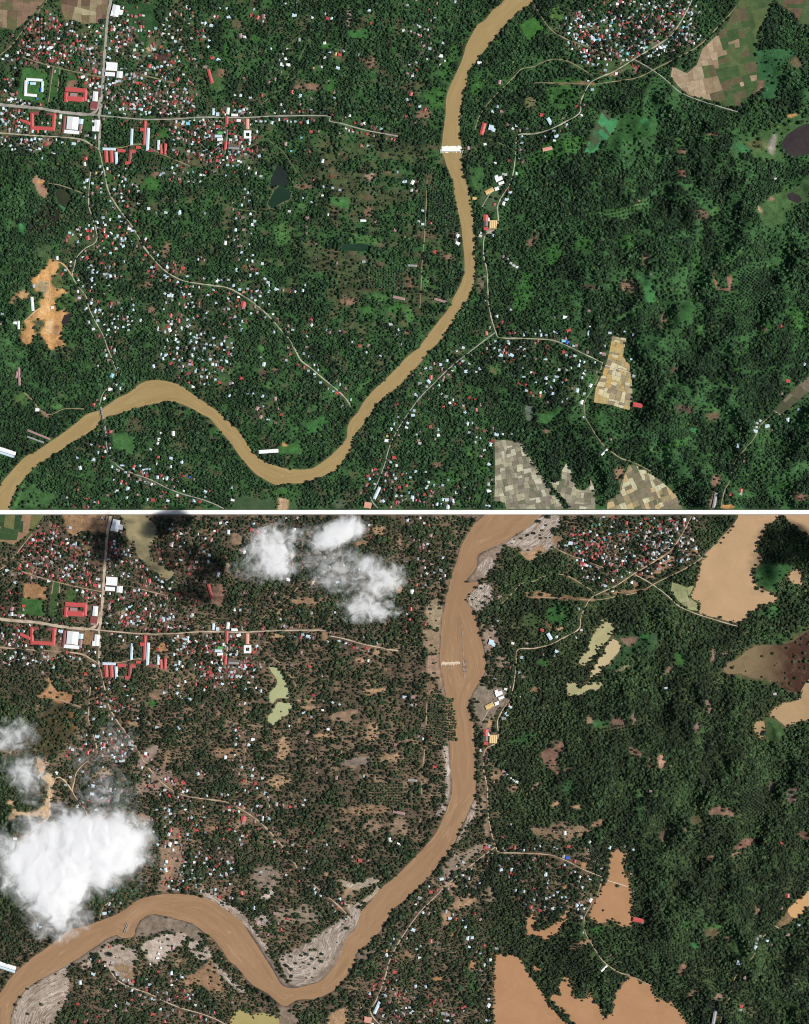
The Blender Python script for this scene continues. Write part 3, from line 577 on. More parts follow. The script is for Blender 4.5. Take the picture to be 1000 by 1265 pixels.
P_FLOOD = [
 (L('76,-6 134,-6 131,22 108,20 90,26 82,20'), (0.27, 0.165, 0.09), 0.02, 1.5, 1.5), (ell(104, 42, 14, 12), (0.20, 0.14, 0.08), .15, 3, 4),
 (L('29,84 58,86 57,105 29,104'), (0.29, 0.165, 0.08), 0, 1.5, 1.5), (L('29,103 56,104 55,127 22,122'), (0.04, 0.10, 0.028), 0, 1, .5), (L('65,83 75,84 70,126 61,126'), (0.045, 0.085, 0.03), 0.05, 1, 1), (L('84,90 96,93 92,108 81,106'), (0.05, 0.09, 0.03), 0.05, 1, 1),
 (ell(202, 164, 7, 6), FRESH, .05, 1.5, 1), (ell(222, 152, 7, 6), (0.2, .13, .08), .05, 1.5, 1), (ell(150, 120, 6, 4), (.25, .17, .09), .05, 2, 2), (ell(62, 175, 10, 6), MUD, .1, 2, 3), (L('104,142 116,144 116,163 103,160'), (0.25, 0.15, 0.08), 0.05, 1, 1), (L('64,160 74,160 72,176 62,174'), (.2, .14, .09), .05, 1.5, 2),
 (ell(197, 64, 10, 5, 30), PALEMUD, .1, 2, 2), (L('262,86 280,86 278,100 275,112 260,112 262,100'), (0.20, 0.12, 0.08), 0.03, 1.5, 2), (L('288,22 302,24 302,38 287,36'), (0.21, 0.14, 0.09), 0.05, 1, 1), (ell(281, 62, 5, 12), PALEMUD, 0.15, 1.5, 2),
 (ell(381, 107, 22, 5), MUD, 0.1, 2, 3), (ell(345, 120, 20, 1.6, -40), PALEMUD, 0, 1, 1), (ell(402, 150, 4, 7), MUD, 0, 1, 1), (ell(345, 150, 12, 3), PALEMUD, .1, 1.5, 2), (ell(448, 35, 8, 4), MUD, .05, 1.5, 1), (ell(495, 90, 7, 8), PALEMUD, .15, 2, 3), (ell(470, 20, 8, 8), PALEMUD, .2, 2, 3),
 (ell(445, 180, 6, 4), PALEMUD, .05, 1.5, 1), (ell(466, 170, 5, 5), PALEMUD, .05, 1.5, 2),
 (L('408,246 436,240 445,240 434,256 420,257 409,252'), (0.22, 0.15, 0.10), 0.03, 1.5, 2), (ell(380, 230, 13, 2.5), PALEMUD, .05, 1, 1.5), (ell(380, 238, 10, 2.5), PALEMUD, .05, 1, 1), (ell(372, 254, 5, 3), MUD, 0, 1, 1), (L('450,212 480,212 478,222 450,222'), PALEMUD, .15, 2, 3), (ell(462, 268, 10, 12), PALEMUD, .25, 2, 4), (L('420,304 440,300 458,298 457,308 438,310 422,310'), (0.19, 0.15, 0.12), 0, 1, 1.5), (ell(400, 273, 14, 2), PALEMUD, .05, 1, 1), (ell(350, 290, 8, 16, 10), PALEMUD, .25, 3, 5), (ell(345, 330, 14, 10), PALEMUD, .3, 3, 5), (ell(420, 298, 5, 8), PALEMUD, .2, 2, 3), (ell(460, 385, 12, 10), (0.22, .15, .105), .12, 3, 3), (ell(492, 385, 12, 14), (0.22, .15, .105), .15, 3, 4), (ell(450, 365, 40, 6), MUD, .3, 3, 4), (ell(488, 300, 14, 6), PALEMUD, .25, 2, 3), (ell(280, 295, 20, 8), MUD, .3, 3, 5), (ell(258, 388, 8, 4), MUD, .15, 2, 2),
 (L('40,228 60,213 70,215 92,222 88,232 78,236 62,226'), (0.30, 0.16, 0.08), 0.02, 1.5, 2), (ell(64, 212, 4, 12, -25), (0.33, .19, .10), 0, 1.5, 2), (L('42,262 60,238 78,232 92,245 96,262 82,278 68,299 50,300 34,280'), (0.05, 0.042, 0.022), 0.28, 3, 4), (ell(90, 255, 4, 12, -10), (0.14, .08, .03), 0, 2, 3), (L('47,300 62,306 56,318 52,320 45,312'), (0.38, 0.24, 0.13), 0, 1, 1), (ell(15, 292, 14, 5), (0.2, .12, .05), .3, 3, 3),
 (L('50,322 62,318 68,322 66,345 62,372 60,372 52,378 50,372 40,374 28,370 14,378 8,376 18,360 8,356 18,345 20,358 28,366 46,366 56,356 62,334'), (0.45, 0.31, 0.18), 0, 1.5, 2), (ell(30, 400, 16, 10), (0.2, .14, .08), .2, 4, 5),
 (L('176,296 194,282 196,292 184,304 174,314 170,306'), (0.25, 0.19, 0.15), 0.03, 2, 2), (ell(206, 305, 4, 14, 15), MUD, 0.05, 2, 2), (ell(190, 330, 26, 14, -30), (0.22, .155, .115), .25, 4, 6), (ell(130, 318, 12, 6), (0.28, .19, .11), .1, 3, 3), (ell(144, 288, 5, 3), (.33, .2, .1), 0, 1, 1), (ell(193, 222, 9, 7), (.2, .13, .085), .03, 2, 2), (ell(188, 233, 7, 5), GRASS, .05, 2, 2), (ell(180, 375, 10, 10), (.22, .15, .10), .25, 3, 4),
 (L('196,410 222,402 228,432 214,448 210,468 192,466 200,440'), (0.24, 0.165, 0.115), 0.08, 2, 3), (ell(207, 440, 5, 22, 10), (0.27, .17, .10), 0, 2, 2), (ell(215, 400, 8, 14, 20), (0.24, .16, .11), .12, 3, 4),
 (ell(330, 450, 20, 16), (0.22, .17, .13), .22, 4, 6), (ell(332, 470, 10, 5, -30), SAND, .05, 2, 3), (ell(325, 500, 12, 8), (.36, .29, .235), .2, 3, 4), (ell(370, 495, 30, 12), (0.23, .175, .13), .3, 4, 5), (ell(438, 462, 20, 6, -35), (.28, .19, .125), .05, 2, 2), (L('422,452 440,456 460,448 470,450 466,456 450,460 438,462 424,458'), (.42, .38, .22), 0, 1, 1), (L('428,482 446,478 460,468 466,458 470,460 462,472 446,484 430,488'), (.46, .34, .2), 0, 1, 1), (ell(405, 445, 5, 3, 20), PALEMUD, 0, 1, 1),
 # sand and driftwood banks
 (L('600,38 625,32 640,26 652,14 668,2 690,2 692,12 680,22 690,34 670,50 655,56 650,48 640,40 622,40'), (0.30, 0.235, 0.19), 0.06, 2, 3), (L('638,42 652,46 668,36 676,44 660,56 650,56'), (0.36, 0.225, 0.13), 0, 1, 1), (ell(688, 30, 6, 6), MUD, 0, 2, 2),
 (L('576,84 589,66 590,52 606,42 624,34 630,36 618,48 608,62 600,76 590,84 582,86'), GREYMUD, 0.0, 1, 1), (L('592,66 596,58 606,52 610,60 604,72 598,76'), SAND, 0, 2, 2), (L('577,100 586,94 594,84 606,86 612,100 604,112 590,124 586,118 578,106'), (0.34, 0.275, 0.225), 0.1, 2, 3),
 (L('528,108 546,104 548,130 540,142 526,132'), (0.28, 0.22, 0.14), 0.08, 2, 3), (L('520,142 546,140 546,170 530,170 522,160'), (0.25, 0.18, 0.115), 0.12, 2, 3), (L('528,170 546,172 548,200 552,220 546,220 538,204 526,196'), (0.27, 0.18, 0.125), .05, 2, 2),
 (L('544,206 552,212 553,240 558,290 562,340 556,366 548,380 552,366 554,340 553,300 551,270 550,240'), GREYMUD, 0, 1, .6), (L('540,370 552,352 550,300 546,284 552,284 556,310 555,345 550,364 545,376'), (0.44, .36, .31), .05, 1.5, 2),
 (L('596,140 612,140 618,160 602,172 598,190 606,196 600,204 590,206 596,192'), (0.25, .18, .135), .1, 2, 2), (L('583,215 596,208 606,214 616,212 626,218 630,230 618,240 606,254 614,272 600,268 592,256 586,240'), (0.20, 0.16, 0.12), .05, 2, 2), (ell(606, 256, 3, 8, 25), (.35, .21, .11), 0, 1, 1), (ell(615, 322, 9, 7), (.30, .19, .12), .15, 2, 2), (ell(633, 338, 8, 6), (.26, .17, .11), .2, 2, 2), (ell(663, 335, 8, 3, -35), (.28, .18, .12), .05, 1, 2), (ell(596, 360, 6, 14), (.27, .19, .13), .15, 2, 2), (L('582,360 588,352 590,362 580,385 568,402 562,410 572,388'), (.30, .23, .17), .05, 1, 1), (ell(602, 385, 4, 16), (.24, .165, .11), .1, 1.5, 2),
 (L('440,520 450,512 456,500 448,488 436,480 428,486 432,496 424,506 408,510 396,516 384,526 368,536 356,540 346,545 344,556 352,568 360,580 370,584 388,580 402,572 414,558 424,540'), (0.25, 0.20, 0.16), 0.04, 1.5, 2), (L('420,530 436,510 440,518 426,530 412,560 400,572 384,580 372,582 382,574 400,562'), GREYMUD, 0, 2, 3), (ell(365, 560, 16, 4, 35), (.55, .46, .39), 0, 1.5, 2), (ell(395, 542, 20, 3, -20), (.50, .42, .36), .02, 2, 3), (ell(388, 552, 20, 2, 15), (.50, .42, .36), 0, 2, 3), (ell(420, 505, 14, 3, -35), (.48, .4, .35), .05, 2, 2),
 (L('250,470 266,476 284,486 304,502 318,520 330,540 344,562 352,576 362,586 352,586 344,578 334,560 322,540 306,516 296,500 280,490 264,480 250,474'), (0.16, 0.13, 0.105), 0.0, 1, 1), (L('252,464 272,474 296,490 312,508 326,528 332,540 322,530 308,512 292,498 270,484 250,472'), (0.35, 0.27, 0.21), .05, 1.5, 1.5), (ell(347, 575, 12, 3, 45), (0.19, .15, .12), 0, 1, 1),
 (L('12,632 20,600 34,586 52,574 76,560 96,548 84,560 78,580 84,596 76,612 62,632'), (0.265, 0.205, 0.155), 0.02, 2, 2), (L('28,632 34,600 36,584 30,590 18,632'), (.5, .42, .36), 0, 2, 2), (ell(60, 596, 8, 20, 25), (.40, .32, .26), 0, 3, 4), (L('76,578 84,570 86,586 80,602 74,600'), (.44, .29, .215), .05, 1.5, 2), (L('100,556 112,550 116,560 104,564'), (.40, .27, .19), .1, 1.5, 2), (L('84,552 116,536 134,522 146,518 150,524 130,532 112,546 96,556'), (0.20, .155, .12), .03, 1, 1),
 (L('122,540 134,530 150,532 168,538 172,546 168,556 164,584 150,574 138,564 128,554'), (0.32, 0.26, 0.205), 0.03, 2, 2), (L('140,556 168,550 166,586 152,574'), (.22, .15, .09), 0, 2, 2),
 (L('167,522 168,512 176,500 188,494 204,496 224,502 240,508 250,516 252,536 244,530 232,520 214,514 196,516 180,522'), (0.185, 0.145, 0.11), 0.01, 1, 1), (L('174,534 184,524 200,518 216,516 230,520 226,530 214,534 206,548 196,556 184,552'), (0.42, 0.35, 0.29), 0.06, 2, 3), (ell(222, 524, 8, 5, 20), (.46, .29, .21), .03, 1.5, 2), (L('236,524 252,530 262,544 254,552 240,548 232,536'), (.34, .27, .22), .15, 2, 3), (L('228,570 250,560 262,544 272,566 278,590 262,592 246,582 232,584'), (0.26, .16, .095), .1, 2, 3),
 (L('262,548 276,564 290,578 304,588 298,590 282,580 268,564'), (.36, .29, .24), .2, 1.5, 2), (L('344,608 352,604 362,612 372,630 342,632'), (.20, .15, .11), .05, 2, 2), (L('404,632 408,616 426,608 430,632'), (.33, .21, .12), 0, 1, 1), (L('438,545 452,538 466,540 456,548 446,554'), (.17, .13, .1), .05, 1.5, 2),
 (L('545,432 560,418 580,414 600,404 606,410 586,424 564,440 548,456'), (0.24, .18, .13), .15, 3, 4), (ell(560, 458, 8, 4, 10), (.36, .23, .13), .02, 1.5, 1), (ell(575, 478, 20, 8, -25), (.30, .19, .115), .2, 3, 4), (ell(552, 498, 6, 12, 20), (.33, .2, .12), .1, 2, 3), (ell(605, 470, 8, 12), (.20, .155, .10), .2, 3, 3), (ell(584, 556, 5, 8, 20), FRESH, .02, 1.5, 1.5), (ell(541, 573, 7, 4), FRESH, .05, 1.5, 1.5), (ell(664, 560, 7, 4), FRESH, .05, 1, 1.5), (ell(505, 545, 9, 7), MUD, .2, 3, 4), (ell(730, 478, 5, 3), FRESH, .1, 1, 1), (ell(718, 530, 14, 4, -20), (.3, .19, .11), .2, 2, 3), (ell(700, 460, 6, 3), FRESH, .1, 1, 1), (ell(720, 432, 3, 6), FRESH, .1, 1, 1), (ell(560, 520, 4, 3), FRESH, .1, 1, 1), (ell(738, 512, 8, 6), GRASS, .3, 2, 2), (ell(585, 580, 6, 26, -20), (.035, .10, .03), .5, 4, 5),
 (L('760,596 765,585 778,570 780,580 770,590 762,600 752,592 746,584'), EARTH, .1, 2, 3), (ell(880, 514, 10, 8), (0.13, 0.10, 0.055), 0.03, 2, 2), (ell(858, 531, 6, 4, 35), (.04, .15, .05), 0, 1, 1), (ell(848, 505, 10, 5), (.05, .12, .04), 0.3, 3, 4), (ell(878, 508, 14, 3), GRASS, .2, 2, 2), (ell(842, 560, 5, 10, 25), (.2, .12, .08), .05, 1.5, 2), (ell(900, 522, 6, 3, -20), (.24, .14, .09), .1, 1, 2), (ell(910, 535, 10, 8), (.05, .10, .035), .2, 2, 3), (ell(856, 590, 9, 3, -45), (.25, .15, .1), .05, 1, 2), (ell(888, 593, 7, 4), (.3, .19, .14), .1, 1.5, 2), (ell(882, 620, 5, 12, 15), (.12, .10, .06), 0.05, 2, 2), (ell(936, 488, 4, 7, 15), (.18, .12, .08), .15, 1.5, 2), (ell(878, 422, 6, 4, 15), (.26, .15, .1), .1, 1.5, 2), (ell(907, 417, 7, 2, -15), (.26, .15, .1), .1, 1.5, 2), (L('957,508 966,513 983,498 976,488'), (.19, .13, .07), 0, 1, 1), (ell(970, 605, 20, 8), (.05, .085, .03), .3, 3, 4), (ell(898, 632, 9, 3), FRESH, .05, 1, 1),
 (L('666,290 680,278 696,280 696,290 688,300 692,318 700,312 708,310 700,318 688,322 676,312 668,300'), (0.20, 0.115, 0.08), .12, 2, 3), (ell(764, 256, 10, 8, -35), (.15, .10, .07), .1, 2, 2), (ell(782, 252, 3, 8), (.24, .14, .1), 0, 1.5, 2), (ell(784, 292, 10, 4, 30), (.19, .11, .08), .1, 2, 2), (ell(802, 310, 2, 14, -3), (.2, .13, .08), .1, 1, 1), (ell(816, 304, 4.5, 9), (.40, .235, .16), 0, 1, 2), (ell(875, 235, 4, 10, -20), (.17, .11, .09), .1, 2, 3), (ell(860, 262, 4, 7, 20), (.17, .11, .09), .1, 2, 2), (L('874,362 886,358 902,362 908,372 896,370 880,368 876,374'), (.22, .13, .09), .03, 1, 1.5), (ell(858, 376, 7, 5, 20), (.10, .085, .045), .03, 1.5, 2), (ell(845, 388, 6, 2, -60), (.2, .13, .085), .05, 1, 1), (ell(822, 392, 5, 12, 25), (.13, .09, .06), .1, 2, 3), (L('904,408 924,396 934,400 930,410 906,412'), (.16, .09, .065), .1, 2, 2), (ell(992, 395, 10, 5, 15), (.16, .09, .06), .1, 2, 2), (ell(978, 344, 7, 10, 20), (.22, .13, .11), .2, 3, 4), (ell(955, 335, 5, 10), (.10, .08, .06), .2, 3, 4),
 (ell(685, 358, 6, 3, -30), (.33, .21, .12), .02, 1, 1.5), (ell(712, 360, 8, 3, -5), (.33, .21, .12), .02, 1, 1.5), (ell(738, 380, 8, 5, -30), (.26, .16, .1), .1, 2, 2), (ell(695, 390, 40, 12), (.21, .145, .09), .35, 4, 6), (ell(728, 252, 5, 5), (.26, .18, .11), .2, 2, 2), (ell(662, 216, 10, 3, -10), (.24, .15, .09), .1, 1.5, 2), (ell(790, 355, 4, 16), (.045, .12, .04), .1, 2, 3), (ell(705, 335, 16, 10, 20), (.035, .085, .03), .4, 5, 7), (ell(650, 275, 20, 9, -20), (.035, .09, .03), .45, 5, 7), (ell(742, 258, 10, 6), (.04, .1, .035), .2, 3, 3),
 (L('688,99 700,99 735,103 735,107 690,105'), (0.2, 0.13, 0.07), 0, 1, 1), (L('650,95 672,94 688,98 672,104 652,103'), (.3, .185, .1), .1, 1.5, 2), (ell(690, 122, 16, 14), (.04, .115, .032), .3, 4, 5), (ell(655, 130, 10, 9), (.05, .08, .03), .1, 2, 2), (ell(692, 140, 7, 3, -10), (.42, .24, .14), .02, 1, 1.5), (ell(678, 136, 2, 7, -40), (.16, .08, .05), .05, 1, 1), (ell(672, 182, 10, 5), (.04, .10, .03), .15, 2, 2), (ell(620, 180, 9, 10), (.22, .155, .115), .15, 3, 3),
 (L('757,150 775,146 800,142 815,150 812,165 795,172 775,178 757,192 750,190 756,170'), (0.035, 0.075, 0.03), 0.15, 2, 3), (L('766,152 790,150 786,158 778,164 770,158'), (.2, .13, .09), .02, 1.5, 1.5), (L('790,148 802,146 800,154 792,153'), (.05, .2, .05), 0, 1, 1), (L('752,160 766,156 764,170 754,186 750,176'), (.40, .31, .18), 0, 1, 1.5), (ell(770, 190, 10, 2, -30), (.28, .24, .13), .1, 1, 1),
 (L('932,58 985,62 975,75 960,85 962,100 955,98 945,94 936,86'), (0.035, 0.095, 0.03), 0.12, 2, 3), (L('940,122 952,112 962,112 966,120 956,130'), (.045, .12, .035), .1, 1, 2), (ell(880, 172, 4, 9, 5), (.2, .125, .1), .05, 1.5, 2), (ell(840, 177, 7, 9), (.05, .13, .035), .1, 2, 3), (ell(826, 190, 10, 2.5, -55), (.2, .13, .09), .05, 1, 1.5), (ell(897, 172, 6, 4), (.19, .125, .1), .2, 2, 2),
 (L('898,190 915,170 935,158 965,150 1000,138 1030,135 1030,205 990,224 960,214 930,206 905,200'), (0.06, 0.075, 0.03), 0.12, 3, 5), (L('945,250 968,248 972,262 966,278 957,284 946,276'), (.045, .085, .03), .02, 1.5, 1.5), (ell(958, 155, 20, 6, -20), (.045, .10, .03), .35, 3, 4), (ell(965, 205, 8, 4), (.2, .15, .11), .1, 2, 2),
 (ell(785, 84, 5, 6), EARTH, 0, 1, 1), (ell(772, 95, 30, 3, -8), (.22, .14, .08), .1, 1.5, 1.5), (L('815,62 830,50 838,52 826,64 810,78 796,82'), (.3, .18, .11), .15, 2, 2), (ell(860, 45, 5, 5), (.32, .18, .1), .1, 2, 2),
]
